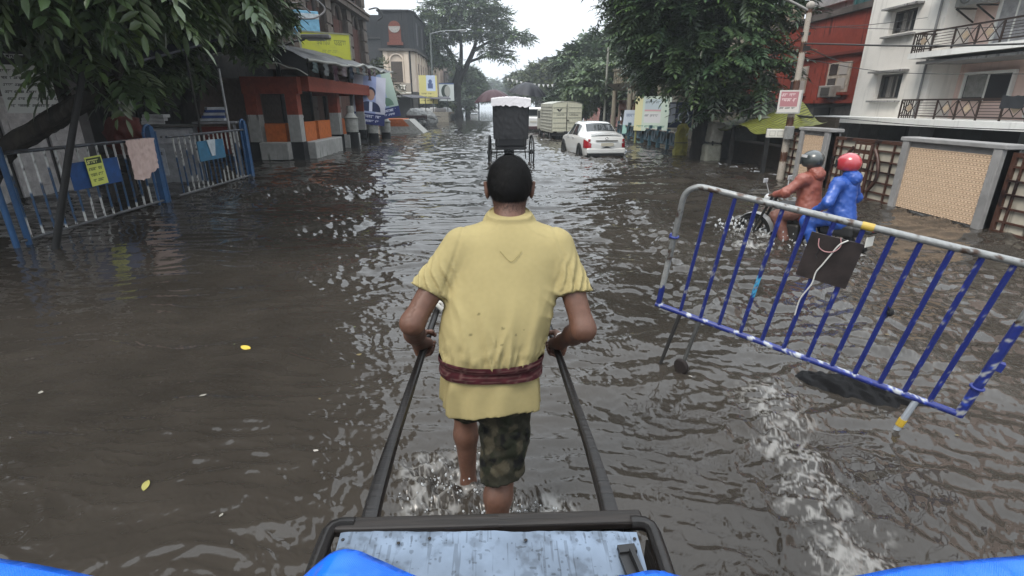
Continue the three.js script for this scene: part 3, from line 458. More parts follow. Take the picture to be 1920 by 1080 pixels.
  // legs: stubs welded under the bottom rail
  part('leg', rod([.17, -.01, .01], [.12, -.56, .04], .015, .013, 10), M([.045, .043, .042], { rough: .5, metal: .5 }), Q);
  const l2 = part('leg', rod([.31, -.01, .0], [.292, -.36, .06], .016, .014, 10), M([.13, .13, .125], { rough: .4, metal: .5, map: 'fine' }), Q);
  part('wheel', merge([new THREE.CylinderGeometry(.05, .05, .034, 22).rotateZ(PI / 2).rotateY(1.2).translate(.288, -.39, .07), new THREE.TorusGeometry(.046, .017, 8, 22).rotateY(PI / 2 + 1.2).translate(.288, -.39, .07)]), M([.02, .016, .015], { rough: .75, bump: 'rough', bs: .002 }), l2);
  const l3 = part('leg', paint(rod([1.601, -.01, .0], [1.57, -.45, .05], .018, .017, 12).toNonIndexed(), (x, y) => [.33, .36, .4].map((v) => v * (.8 + .3 * N2(x * 40, y * 40)))), paintM, Q);
  part('tape_band', rod([1.5905, -.155, .0165], [1.587, -.205, .022], .0215, .0215, 12), M([.6, .4, .04], { rough: .5, map: 'fine' }), l3, 'yellow tape band on the leg');
}
{ // black plastic sheet snagged under the barrier, just breaking the surface
  const g = gridSurf(70, 26, (u, v) => { const e = sin(PI * u) ** .5 * sin(PI * clamp(v, 0, 1)); return [1.98 + .62 * u, -.02 + .085 * e + .02 * N2(u * 9, v * 5) * e, -2.93 + .40 * u + (v - .5) * .34 * (sin(PI * u) ** .6 + .1) + .03 * N2(u * 6, v)]; });
  solo('plastic_sheet', g, M([.005, .005, .0055], { rough: .75, bump: 'fine', bs: .002 }), 'black plastic sheet half under water below the leaning barrier', 'plastic sheet', [0, 0, 0]);
}
// ---------------------------------------------------------------- vehicles on the street
const glassM = M([.02, .024, .026], { rough: .06 });
const tyreM = M([.014, .014, .014], { rough: .85, bump: 'fine', bs: .002 });
const blackM = M([.012, .012, .012], { rough: .55 });
const redLamp = M([.32, .012, .02], { rough: .12, clearcoat: 1 });
const whiteCar = M([.66, .665, .65], { rough: .22, clearcoat: .8, clearcoatRoughness: .08 });
const letter = (g, s, x, y, px, font = 'sans-serif', col = '#222', w) => { g.fillStyle = col; g.font = `bold ${px}px ${font}`; g.textAlign = 'center'; g.textBaseline = 'middle'; w ? g.fillText(s, x, y, w) : g.fillText(s, x, y); };
function wheelAt(parent, x, y, z, r, w) {
  const t = part('wheel', new THREE.TorusGeometry(r - w * .45, w * .5, 10, 28).scale(1, 1, 1).rotateY(PI / 2).translate(x, y, z), tyreM, parent);
  part('rim', new THREE.CylinderGeometry(r * .62, r * .62, w * .5, 20).rotateZ(PI / 2).translate(x, y, z), M([.3, .3, .31], { rough: .4, metal: .6 }), t);
}
{ // white sedan, seen from behind
  const C = thing('sedan_car', 'white four-door sedan seen from behind, half its wheels under water', 'car', [3.66, -.17, -19.9], .10); C.scale.setScalar(.91);
  // stations from tail (z = 2.15) to nose (z = -2.2): [z, half width, sill, belt, roof or bonnet height, roof half width]
  const S = [[2.17, .60, .42, .70, .76, .5], [2.12, .74, .30, .80, .93, .62], [1.95, .80, .24, .86, 1.02, .66], [1.72, .825, .22, .88, 1.05, .67], [1.35, .835, .21, .89, 1.12, .60], [.95, .84, .21, .89, 1.36, .56], [.55, .84, .2, .89, 1.435, .57], [.0, .84, .2, .88, 1.45, .58], [-.35, .84, .2, .88, 1.42, .57], [-.75, .84, .2, .87, 1.18, .6], [-1.1, .835, .2, .86, .96, .66], [-1.6, .82, .22, .78, .9, .64], [-2.0, .76, .24, .66, .78, .56], [-2.2, .6, .32, .56, .62, .44]];
  const SI = (t) => { const k = t * (S.length - 1), i = Math.floor(min(k, S.length - 1.001)); return S[i].map((v, q) => mix(v, S[i + 1][q], k - i)); };
  const sect = (s, u) => { const [z, w, s0, b, h, rw] = s, q = abs(u); let x, y; if (q < .45) { const t = q / .45; x = rw * t; y = h - .035 * t * t; } else if (q < .62) { const t = (q - .45) / .17; x = mix(rw, w - .03, t); y = mix(h - .035, b, t); } else { const t = (q - .62) / .38; x = w - .03 + .03 * sin(t * PI * .9) - .05 * t * t; y = mix(b, s0, t); } return [Math.sign(u) * x, y, z]; };
  part('body', gridSurf(60, 52, (u, v) => sect(SI(v), u * 2 - 1)), whiteCar, C);
  const end = (s, name, m, z) => part(name, gridSurf(30, 6, (u, v) => { const p = sect(s, u * 2 - 1), c = [0, (s[2] + s[4]) / 2]; return [mix(p[0], 0, v), mix(p[1], c[1], v), p[2] + (1 - (1 - v) ** 2) * z]; }), m, C);
  end(S[0], 'tail_panel', whiteCar, .04); end(S[S.length - 1], 'nose_panel', whiteCar, -.05);
  const onRoof = (u, z0, lift) => { for (let i = 0; i < S.length - 1; i++) if (z0 <= S[i][0] && z0 >= S[i + 1][0]) { const t = (S[i][0] - z0) / (S[i][0] - S[i + 1][0]); const p = sect(S[i].map((v, q) => mix(v, S[i + 1][q], t)), u); return [p[0], p[1] + lift, p[2]]; } return sect(S[0], u); };
  part('rear_window', gridSurf(20, 14, (u, v) => { const p = onRoof((u * 2 - 1) * .43 * (1 - .06 * (1 - v)), mix(.86, 1.38, v), .008); return [p[0], p[1], p[2] + .012]; }), glassM, C);
  part('windscreen', gridSurf(16, 10, (u, v) => onRoof((u * 2 - 1) * .43, mix(-.42, -1.0, v), .01)), glassM, C);
  for (const s of [-1, 1]) {
    for (const [za, zb] of [[.82, .12], [.04, -.62]]) part('side_window', gridSurf(10, 6, (u, v) => { const z = mix(za, zb, u) + (v < .5 ? 0 : 0), p = onRoof(s * mix(.475, .605, v), z, 0); return [p[0] + s * .012, p[1], p[2]]; }), glassM, C);
    part('tail_lamp', gridSurf(10, 6, (u, v) => { const z = mix(2.17, 1.82, u), p = onRoof(s * mix(.645, .83, v), z, 0); return [p[0] * 1.012, p[1], p[2] + .018 * (1 - u)]; }), redLamp, C);
    part('tail_lamp', rbox(.09, .11, .05, .02, s * .66, .80, 2.125, s * .3), redLamp, C);
    part('wing_mirror', rbox(.16, .12, .1, .03, s * .92, .95, -.62), blackM, C);
    part('door_handle', rbox(.02, .03, .16, .008, s * .846, .80, .3), M([.4, .4, .4], { rough: .3, metal: .6 }), C); part('door_handle', rbox(.02, .03, .16, .008, s * .846, .80, -.5), M([.4, .4, .4], { rough: .3, metal: .6 }), C);
    part('wheel_arch', new THREE.CylinderGeometry(.35, .35, .06, 26).rotateZ(PI / 2).translate(s * .825, .32, 1.32), blackM, C); part('wheel_arch', new THREE.CylinderGeometry(.35, .35, .06, 26).rotateZ(PI / 2).translate(s * .822, .32, -1.33), blackM, C);
    wheelAt(C, s * .78, .3, 1.32, .3, .2); wheelAt(C, s * .78, .3, -1.33, .3, .2);
  }
  part('bumper', rbox(1.5, .2, .16, .05, 0, .42, 2.13), whiteCar, C); part('bumper_lower', rbox(1.44, .12, .1, .03, 0, .28, 2.12), blackM, C);
  part('boot_trim', rbox(.86, .035, .04, .012, 0, .79, 2.2), M([.05, .045, .04], { rough: .3, metal: .3 }), C);
  part('boot_lip', rbox(1.2, .03, .1, .012, 0, 1.005, 2.06), whiteCar, C);
  part('number_plate', rbox(.48, .12, .015, .004, .02, .655, 2.225), M([.5, .47, .38], { rough: .5 }), C);
  const badge = part('badge', new THREE.TorusGeometry(.04, .008, 6, 18).scale(1.3, 1, 1).translate(0, .87, 2.17), M([.5, .5, .5], { rough: .2, metal: .9 }), C);
}
{ // closed delivery van with a ribbed box body
  const Vn = thing('delivery_van', 'cream box van with ribbed sides and lettered twin rear doors ahead of the sedan', 'van', [3.66, -.17, -29.4], .1);
  const cream = M([.56, .56, .47], { rough: .5, map: 'streak' }), w = .80, z0 = 1.6, z1 = -1.5;
  const arch = (n = 14) => { const o = []; for (let i = 0; i <= n; i++) { const t = i / n * 2 - 1; o.push([t * w, 1.93 + .13 * (1 - t * t)]); } return o; };
  const outline = [[-w, .5], [w, .5], ...arch().reverse()];
  const g = new THREE.ExtrudeGeometry(new THREE.Shape(outline.map((p) => new THREE.Vector2(...p))), { depth: z0 - z1, bevelEnabled: false }).translate(0, 0, z1);
  part('box_body', g, cream, Vn);
  for (const s of [-1, 1]) for (let i = 0; i < 8; i++) part('rib', rbox(.03, .06, z0 - z1 - .06, .012, s * (w + .006), .64 + i * .165, (z0 + z1) / 2), cream, Vn);
  for (const s of [-1, 1]) {
    const mat = canvasMat(256, 512, (c, W, H) => { c.fillStyle = '#c9c8b4'; c.fillRect(0, 0, W, H); for (let i = 0; i < 260; i++) { c.fillStyle = `rgba(90,85,70,${.03 + .05 * ((i * 37) % 7) / 7})`; c.fillRect((i * 61) % W, (i * 97) % H, 2 + (i % 5), 10 + (i * 13) % 60); } if (s < 0) { letter(c, 'PARCEL', W * .56, H * .42, 40, 'sans-serif', '#3a3a36', 190); c.fillStyle = '#333'; c.beginPath(); c.moveTo(W * .28, H * .2); c.lineTo(W * .42, H * .2); c.lineTo(W * .48, H * .25); c.lineTo(W * .56, H * .2); c.lineTo(W * .68, H * .2); c.lineTo(W * .54, H * .3); c.lineTo(W * .42, H * .3); c.fill(); letter(c, '(', W * .14, H * .17, 30, 'sans-serif', '#8a8878'); } else { letter(c, 'CARRIER', W * .46, H * .42, 40, 'sans-serif', '#3a3a36', 190); letter(c, 'C', W * .8, H * .2, 30, 'sans-serif', '#8a8878'); } });
    const d = part('rear_door', keepUV(gridSurf(8, 8, (u, v) => { const x = s < 0 ? mix(-w + .03, -.012, u) : mix(.012, w - .03, u); return [x, mix(.56, 1.89 + .1 * (1 - (x / w) ** 2), v), z0 + .022]; })), mat, Vn);
    for (let i = 0; i < 5; i++) part('door_rib', rbox(.68, .022, .02, .008, s * .4, .75 + i * .25, z0 + .03), cream, d);
  }
  part('door_latch', merge([rod([-.03, .6, z0 + .045], [-.03, 1.9, z0 + .045], .012), box(.12, .04, .03, .03, 1.12, z0 + .05)]), M([.06, .055, .05], { rough: .5, metal: .6 }), Vn);
  part('chassis', merge([box(1.1, .12, 4.2, 0, .42, -.5), box(1.5, .1, .06, 0, .38, z0 - .05)]), blackM, Vn);
  part('tail_lamp', box(.18, .08, .03, -.62, .53, z0 + .03), M([.02, .018, .018], { rough: .3 }), Vn); part('tail_lamp', box(.18, .08, .03, .62, .53, z0 + .03), redLamp, Vn);
  part('cab', rbox(1.5, 1.25, 1.4, .14, 0, 1.05, -2.25), cream, Vn);
  part('windscreen', rbox(1.3, .5, .04, .02, 0, 1.35, -2.94), glassM, Vn); for (const s of [-1, 1]) part('side_window', rbox(.03, .42, .7, .02, s * .745, 1.35, -2.3), glassM, Vn);
  for (const s of [-1, 1]) { wheelAt(Vn, s * .66, .33, .7, .33, .2); wheelAt(Vn, s * .66, .33, -2.2, .33, .2); }
}
{ // minivan half hidden by the rickshaw ahead
  const C = thing('minivan', 'white minivan with red tail lamps, between the far rickshaw and the box van', 'car', [2.65, -.17, -37.5]);
  part('body', merge([rbox(1.6, .8, 3.6, .12, 0, .72, 0), rbox(1.46, .75, 3.0, .2, 0, 1.35, .2)]), whiteCar, C);
  part('rear_window', rbox(1.2, .42, .05, .02, 0, 1.4, 1.7), glassM, C);
  for (const s of [-1, 1]) { part('tail_lamp', rbox(.16, .4, .06, .02, s * .68, .92, 1.8), redLamp, C); wheelAt(C, s * .7, .3, 1.15, .3, .18); wheelAt(C, s * .7, .3, -1.15, .3, .18); }
  part('bumper', rbox(1.6, .22, .14, .04, 0, .42, 1.82), M([.05, .02, .022], { rough: .4 }), C); part('number_plate', box(.44, .12, .02, 0, .82, 1.815), M([.5, .48, .42]), C);
}
{ const C = thing('far_car', 'small pale car far down the street at the end of the water', 'car', [-4.2, -.17, -118]);
  part('body', merge([rbox(1.7, .7, 4, .15, 0, .62, 0), rbox(1.4, .6, 2, .2, 0, 1.2, 0)]), whiteCar, C); part('windscreen', rbox(1.2, .4, .05, .02, 0, 1.25, 1.02), glassM, C); part('bumper', rbox(1.6, .2, .1, .03, 0, .45, 2.02), blackM, C); }
// ---- the rickshaw ahead, its puller and its umbrellas
{
  const R = thing('hand_rickshaw', 'black hooded rickshaw ahead in mid street with a white cloth over its hood', 'rickshaw', [.53, -.16, -16.7]);
  const blk = M([.007, .007, .009], { rough: .6, bump: 'rough', bs: .004 });
  const hood = gridSurf(24, 30, (u, v) => { const a = u * 2 - 1, y = mix(.86, 1.98, v), w = mix(.535, .56, v ** .6); const bul = .05 * (1 - a * a); return [Math.sign(a) * abs(a) ** .8 * w, y + .03 * v * (1 - a * a), .35 + bul - .06 * v + .008 * N2(a * 4, v * 5)]; });
  part('hood_back', hood, blk, R);
  const top = gridSurf(16, 24, (u, v) => { const a = u * 2 - 1, z = mix(.32, -.75, v); return [a * .56, 2.0 + .06 * (1 - a * a) - .22 * v * v, z]; });
  part('hood_top', top, blk, R);
  for (const s of [-1, 1]) part('hood_side', gridSurf(10, 10, (u, v) => [s * mix(.535, .56, v ** .6), mix(.9, 2.0 - .2 * u * u, v), mix(.36, -.7 + .45 * (1 - v), u)]), blk, R);
  part('white_cloth', gridSurf(40, 16, (u, v) => { const a = u * 2 - 1, t = v; const y = t < .5 ? 2.045 + .05 * (1 - a * a) - .0 * t : mix(2.05 + .05 * (1 - a * a), 1.84 + .03 * N2(a * 3, 1) - .05 * max(0, a), (t - .5) * 2); const z = t < .5 ? mix(-.2, .33, t * 2) : .37 + .05 * (t - .5) + .03 * (1 - a * a); return [a * .60, y + .012 * N2(a * 9, t * 7), z + .012 * N2(a * 12, t * 6)]; }), M([.72, .70, .72], { rough: .9, bump: 'weave', bs: .001 }), R);
  part('seat_box', merge([rbox(.98, .36, .7, .04, 0, .83, 0), box(.98, .06, .8, 0, .6, 0)]), blk, R);
  part('leg_frame', merge([rod([-.4, .9, .36], [-.46, .28, .42], .018), rod([.4, .9, .36], [.46, .28, .42], .018), rod([-.46, .56, .38], [.46, .56, .38], .013)]), blackM, R);
  part('axle', rod([-.68, .46, .1], [.68, .46, .1], .022), iron, R);
  for (const s of [-1, 1]) {
    const w = part('wheel', new THREE.TorusGeometry(.5, .026, 8, 40).rotateY(PI / 2 + s * .07).translate(s * .66, .46, .1), M([.012, .012, .012], { rough: .6 }), R);
    const sp = []; for (let i = 0; i < 12; i++) { const a = i / 12 * 2 * PI; sp.push(rod([s * .66, .46, .1], [s * .66 + s * -.07 * cos(a) * .5, .46 + sin(a) * .5, .1 + cos(a) * .5], .014, .012, 5)); }
    part('spokes', merge(sp), blackM, w); part('hub', rod([s * .58, .46, .1], [s * .75, .46, .1], .075, .055, 12), blackM, w);
    part('shaft', beam([s * .3, .7, -.3], [s * .24, .95, -2.2], .045, .05), blackM, R);
  }
}
function bodyMesh(bones, k, lo, hi, cell, col) { return nets(union(bones.map((b) => capsule(...b)), k), lo, hi, cell, col); }
{ // puller of the rickshaw ahead: only legs show below the seat
  const P = thing('person', 'puller of the black rickshaw ahead, dark trousers showing under its seat', 'person', [.53, -.16, -18.4]);
  part('body', bodyMesh([[[-.07, .85, 0], [-.09, .45, .06], .08, .065], [[-.09, .45, .06], [-.09, .06, .0], .06, .04], [[-.09, .04, .02], [-.09, .03, -.18], .04, .035], [[.07, .85, 0], [.09, .47, -.1], .08, .065], [[.09, .47, -.1], [.09, .08, .05], .06, .04], [[.09, .05, .06], [.09, .03, -.13], .04, .035], [[0, .85, 0], [0, 1.35, -.1], .14, .15], [[-.17, 1.36, -.1], [.17, 1.36, -.1], .07, .07], [[-.19, 1.34, -.1], [-.25, 1.07, .05], .05, .042], [[-.25, 1.07, .05], [-.24, .98, -.2], .042, .03], [[.19, 1.34, -.1], [.25, 1.07, .05], .05, .042], [[.25, 1.07, .05], [.24, .98, -.2], .042, .03], [[0, 1.4, -.1], [0, 1.52, -.13], .055, .055], [[0, 1.58, -.15], [0, 1.62, -.15], .09, .09]], .05, [-.35, 0, -.35], [.35, 1.75, .25], .02), skinMat, P);
  part('shirt', bodyMesh([[[0, .88, 0], [0, 1.36, -.1], .165, .17], [[-.18, 1.37, -.1], [.18, 1.37, -.1], .085, .085], [[-.19, 1.34, -.1], [-.23, 1.17, 0], .075, .07], [[.19, 1.34, -.1], [.23, 1.17, 0], .075, .07]], .06, [-.36, .68, -.36], [.36, 1.5, .22], .022), M([.03, .035, .05], { rough: .9 }), P);
  part('trousers', bodyMesh([[[-.07, .9, 0], [-.09, .45, .06], .11, .095], [[-.09, .45, .06], [-.09, .2, .02], .09, .08], [[.07, .9, 0], [.09, .47, -.1], .11, .095], [[.09, .47, -.1], [.09, .24, 0], .09, .08], [[-.05, .92, 0], [.05, .92, 0], .14, .14]], .05, [-.28, .08, -.28], [.28, 1.1, .2], .02), M([.008, .008, .009], { rough: .85 }), P);
  part('hair', new THREE.SphereGeometry(.1, 16, 12).scale(1, 1.05, 1.05).translate(0, 1.645, -.14), M([.01, .009, .008]), P);
}
function umbrella(label, x, y, z, r, c, tx, tz) {
  const U = thing('umbrella', label, 'umbrella', [x, y, z]); U.rotation.set(tx, 0, tz);
  const cols = []; const g = gridSurf(64, 10, (u, v) => { const a = u * 2 * PI, q = v, sc = 1 - .10 * q * (1 - abs(cos(a * 4)) ** .8), rr = r * q * sc; return [cos(a) * rr, .62 * r - .55 * r * q * q - .03 * r * q * abs(sin(a * 4)), sin(a) * rr]; });
  part('canopy', g, M(c, { rough: .6, bump: 'fine', bs: .001 }), U);
  for (let i = 0; i < 8; i++) { const a = i / 8 * 2 * PI; part('rib', tube([[0, .6 * r, 0], [cos(a) * r * .5, .46 * r, sin(a) * r * .5], [cos(a) * r, .05 * r, sin(a) * r]], .006, 5, 8), blackM, U); }
  part('shaft', rod([0, -.5, 0], [0, .72 * r, 0], .009), iron, U);
}
umbrella('black open umbrella above the right of the white-draped rickshaw hood', 1.1, 2.0, -17.6, .62, [.012, .013, .018], .1, -.12);
umbrella('maroon open umbrella low at the left behind the rickshaw hood', -.02, 1.80, -18.2, .62, [.05, .018, .024], .0, .12);
// ---- motorcycle and two riders in rain gear
{
  const at = [4.02, -.3, -6.5], ry = .5, sc = .84, GM = thing('motorcycle', 'black motorcycle ploughing through the flood with two riders in raincoats', 'motorcycle', at, ry); GM.scale.setScalar(sc);
  for (const [z, r, n] of [[-.72, .29, 'wheel'], [.6, .29, 'wheel']]) { const w = part(n, new THREE.TorusGeometry(r, .05, 10, 32).rotateY(PI / 2).translate(0, .33, z), tyreM, GM); const sp = []; for (let i = 0; i < 6; i++) { const a = i / 6 * PI; sp.push(rod([0, .33 + sin(a) * r, z + cos(a) * r], [0, .33 - sin(a) * r, z - cos(a) * r], .012)); } part('spokes', merge(sp), iron, w); }
  part('front_mudguard', gridSurf(8, 18, (u, v) => { const a = mix(.25, 2.6, v), q = (u - .5) * .14; return [q, .33 + sin(a) * (.36 - q * q * 4), -.72 + cos(a) * (.36 - q * q * 4)]; }), M([.3, .3, .3], { rough: .3, map: 'fine' }), GM);
  part('fork', merge([rod([-.07, .33, -.72], [-.07, .98, -.46], .022), rod([.07, .33, -.72], [.07, .98, -.46], .022)]), iron, GM);
  part('handlebar', tube([[-.36, 1.04, -.3], [-.22, 1.06, -.42], [0, 1.0, -.46], [.22, 1.06, -.42], [.36, 1.04, -.3]], .015, 8), iron, GM);
  for (const s of [-1, 1]) part('mirror', merge([rod([s * .24, 1.06, -.42], [s * .3, 1.24, -.46], .007), rbox(.11, .07, .02, .01, s * .32, 1.26, -.46)]), M([.35, .36, .37], { rough: .2 }), GM);
  part('headlamp', new THREE.SphereGeometry(.1, 14, 10).scale(1, 1, .7).translate(0, .92, -.56), M([.4, .4, .4], { rough: .15 }), GM);
  part('fuel_tank', rbox(.26, .24, .44, .09, 0, .82, -.16), blackM, GM); part('seat', rbox(.26, .12, .72, .05, 0, .78, .38), blackM, GM);
  part('engine', merge([rbox(.3, .36, .4, .05, 0, .45, -.1), rbox(.2, .2, .3, .03, 0, .62, .1)]), iron, GM); part('rear_fairing', merge([rbox(.24, .2, .5, .06, 0, .66, .62), rbox(.2, .06, .3, .02, 0, .7, .95)]), blackM, GM);
  part('tail_lamp', rbox(.16, .06, .04, .015, 0, .74, 1.1), redLamp, GM); part('number_plate', box(.2, .14, .01, 0, .56, 1.06), M([.55, .54, .5]), GM); part('exhaust', rod([.17, .32, 0], [.19, .4, .95], .04, .05, 10), iron, GM);
  const wrinkle = (bones, k, lo, hi, cell, amp, f) => { const u = union(bones.map((b) => capsule(...b)), k); return nets((x, y, z) => u(x, y, z) + amp * .6 * N3(x * f * .7, y * f * .7, z * f * .7) - amp * 1.3 * (1 - abs(N3(x * f * 1.1 + y * 7, y * f * .5, z * f * 1.1))) ** 3 + amp * .8, lo, hi, cell); };
  function rider(label, z, jacket, trouser, arms, lean, helm, extra) {
    const P = thing('person', label, 'person', at, ry); P.scale.setScalar(sc);
    const hip = [0, .86, z], ch = [0, 1.26, z + lean], nk = [0, 1.42, z + lean * 1.25], hd = [0, 1.56, z + lean * 1.4];
    const sh = (s) => [s * .19, 1.33, z + lean * 1.1];
    const bones = [[hip, ch, .13, .14], [sh(-1), sh(1), .07, .07], [nk, [0, 1.5, hd[2]], .055, .055], [hd, [0, 1.6, hd[2]], .085, .085]];
    const jk = [[hip, ch, .168, .168], [sh(-1), sh(1), .088, .088], [[0, .80, z + .02], [0, .9, z], .19, .175]], tr = [];
    for (const s of [-1, 1]) {
      const [el, wr] = arms(s), kn = [s * .2, .72, z - .36], an = [s * .17, .3, z - .2];
      bones.push([sh(s), el, .05, .042], [el, wr, .042, .03], [[s * .09, .84, z], kn, .085, .06], [kn, an, .058, .04], [an, [s * .17, .27, z - .38], .04, .032]);
      for (let i = 0; i < 4; i++) bones.push([[wr[0] + (i - 1.5) * .018, wr[1], wr[2]], [wr[0] + (i - 1.5) * .02, wr[1] - .02, wr[2] - .07], .011, .009]);
      bones.push([wr, [wr[0] - s * .04, wr[1], wr[2] - .04], .012, .01]);
      jk.push([sh(s), el, .082, .068], [el, [mix(el[0], wr[0], .85), mix(el[1], wr[1], .85), mix(el[2], wr[2], .85)], .068, .052]);
      tr.push([[s * .09, .84, z], kn, .115, .1], [kn, [an[0], an[1] + .08, an[2]], .095, .085]);
    }
    part('body', bodyMesh(bones, .04, [-.55, .2, z - .85], [.55, 1.75, z + .4], .02), skinMat, P);
    const J = part('raincoat', wrinkle(jk, .07, [-.6, .5, z - .85], [.6, 1.5, z + .4], .018, .010, 9), jacket, P);
    part('rain_trousers', wrinkle(tr, .05, [-.4, .24, z - .62], [.4, 1.05, z + .25], .02, .012, 10), trouser, P);
    part('hood', wrinkle([[[0, 1.40, z + lean * 1.1 + .1], [0, 1.44, z + lean * 1.1 + .05], .11, .1]], .03, [-.25, 1.22, z + lean - .2], [.25, 1.6, z + lean + .35], .016, .012, 12), jacket, J);
    const H = part('helmet', nets((x, y, zz) => { const e = ellipsoid([0, 1.6, hd[2]], [.135, .145, .165])(x, y, zz); return max(e, 1.5 + .12 * ss(-.02, -.13, zz - hd[2]) * 0 - y); }, [-.2, 1.4, hd[2] - .25], [.2, 1.8, hd[2] + .25], .012), helm, P);
    part('visor', gridSurf(12, 6, (u, v) => { const a = mix(-1.0, 1.0, u), y = mix(1.535, 1.64, v); return [sin(a) * .143, y, hd[2] - cos(a) * (.175 - .2 * (y - 1.6) ** 2)]; }), glassM, H);
    extra?.(P, H, hd);
  }
  const orange = M([.22, .066, .046], { rough: .5, bump: 'fine', bs: .0015 }), blueR = M([.02, .07, .30], { rough: .34, bump: 'fine', bs: .0012 }), brown = M([.13, .055, .04], { rough: .6 });
  rider('motorcycle driver in an orange raincoat and dark helmet, hands on the handlebar', .12, orange, brown, (s) => [[s * .36, 1.12, -.08], [s * .33, 1.06, -.28]], -.06, M([.03, .035, .034], { rough: .3, clearcoat: .6 }), (P, H, hd) => part('helmet_stripe', gridSurf(10, 4, (u, v) => { const a = mix(-1.5, -.3, u), y = mix(1.64, 1.68, v); return [sin(a) * .139, y, hd[2] - cos(a) * .163]; }), M([.5, .5, .5], { rough: .3 }), H));
  rider('pillion rider in a shiny blue raincoat and red helmet', .60, blueR, blueR, (s) => [[s * .38, 1.08, .58], [s * .32, .9, .36]], -.03, M([.36, .035, .045], { rough: .25, clearcoat: .7 }));
}
// ---------------------------------------------------------------- left side of the street
const plaster = (c) => M(c, { rough: .9, map: 'streak', bump: 'rough', bs: .006 });
const plain = (c, o = {}) => M(c, { rough: .75, map: 'fine', ...o });
const scrawl = (g, x, y, w, h, seed, col) => { // rows of letter-like strokes hung from a head line, as unreadable script shows at this distance
  const r = mulberry(seed); g.fillStyle = col; g.strokeStyle = col; g.lineWidth = max(1.5, h * .14); let cx = x;
  while (cx < x + w) { const ww = min(h * (1.5 + r() * 2.5), x + w - cx); g.fillRect(cx, y, ww, h * .16); for (let q = cx + h * .2; q < cx + ww - h * .2; q += h * (.45 + .25 * r())) { g.beginPath(); g.moveTo(q, y); g.lineTo(q, y + h * (.6 + .3 * r())); if (r() < .6) g.arc(q - h * .16, y + h * .55, h * .2, 0, PI * (1 + r())); g.stroke(); } cx += ww + h * .6; }
};
// ---- pavement slab behind the fence lies just under the water
struct('pavement', box(8, .14, 70, -10.4, -.095, -30), M([.12, .115, .11], { rough: .9, map: 'blotch' })).name = 'pavement';
// ---- the blue and white pavement railings
const RBLUE = [.010, .075, .20];
const stripeBar = (i) => (x, y, z) => { const f = .85 + .2 * N3(x * 40, y * 40, z * 40); const t = y + .05 * sin(i * 1.7); const white = t > .82 + .12 * sin(i * 2.3) || t < .30 + .14 * sin(i * .9); const chip = N3(x * 30 + i, y * 25, z * 30) > .55; return (chip ? [.06, .05, .045] : white ? [.52, .52, .50] : [.014, .06, .14]).map((v) => v * f); };
function fence(z0, z1, label, plate) {
  const n = Math.round((z0 - z1) / .185), F = thing('pavement_railing', label, 'railing', [-6.05, -.08, (z0 + z1) / 2], 0, 'blue and white railings along the left pavement');
  const zc = (z0 + z1) / 2, a = z0 - zc, b = z1 - zc, h = 1.22;
  part('top_rail', rod([0, h, a], [0, h, b], .024, .024, 10), M([.06, .075, .10], { rough: .5, map: 'rust' }), F);
  part('bottom_rail', rod([0, .14, a], [0, .14, b], .022, .022, 10), M([.10, .105, .11], { rough: .5, map: 'rust' }), F);
  for (let i = 1; i < n; i++) { const z = mix(a, b, i / n); part('bar', paint(new THREE.BoxGeometry(.028, h - .14, .012, 1, 30, 1).translate(.004 * sin(i * 5), h / 2 + .07, z), stripeBar(i + z0 * 3)), M([1, 1, 1], { rough: .55, vc: true }), F); }
  for (const [z, w] of [[b, .11]]) { const p = part('post', merge([box(.09, h + .2, w, 0, (h + .2) / 2, z), ...[-.16, 0, .16].map((q) => rod([0, 0, z + q + .02], [0, h + .12, z + q + .02], .022))]), M(RBLUE, { rough: .5, map: 'fine' }), F); part('cap', new THREE.TorusGeometry(.13, .022, 8, 20, PI).rotateY(PI / 2).translate(0, h + .1, z + .03), M(RBLUE, { rough: .5, map: 'fine' }), p); }
  for (const [za, zb, ya, yb, c] of plate) part('plate', box(.012, yb - ya, za - zb, .03, (ya + yb) / 2, (za + zb) / 2 - zc), M(c, { rough: .45, map: 'fine' }), F);
  return F;
}
const fenceN = fence(-6.5, -9.55, 'near bay of the blue and white railing, carrying a wide blue plate', [[-7.55, -8.55, .62, 1.0, [.008, .075, .27]]]);
part('post', merge([-.2, -.02].map((q) => rod([0, 0, 1.6 + q], [0, 1.3, 1.6 + q], .035))), M(RBLUE, { rough: .5, map: 'fine' }), fenceN);
const fenceF = fence(-10.0, -13.1, 'far bay of the blue and white railing, carrying a plate with a white wedge', [[-10.9, -11.95, .68, 1.08, [.02, .15, .27]]]);
part('wedge_mark', prism([[-.17, .16], [.17, .16], [.07, -.17], [-.07, -.17]], .008).rotateY(PI / 2).translate(.045, .93, .12), M([.5, .56, .6], { rough: .6, map: 'fine' }), fenceF);
{ const m = canvasMat(128, 160, (g, W, H) => { g.fillStyle = '#c4cb62'; g.fillRect(0, 0, W, H); g.fillStyle = '#2f3d1c'; g.fillRect(8, 8, W - 16, H * .22); scrawl(g, 14, 18, 96, 22, 4, '#dfe28a'); scrawl(g, 12, 60, 100, 18, 5, '#33401d'); scrawl(g, 12, 92, 100, 18, 6, '#33401d'); scrawl(g, 20, 124, 84, 18, 7, '#33401d'); });
  const o = solo('notice_card', keepUV(new THREE.BoxGeometry(.34, .42, .006)), m, 'yellow-green printed notice tied on the near railing plate', 'notice', [-5.99, .77, -8.02], PI / 2); o.rotation.z = .04; }
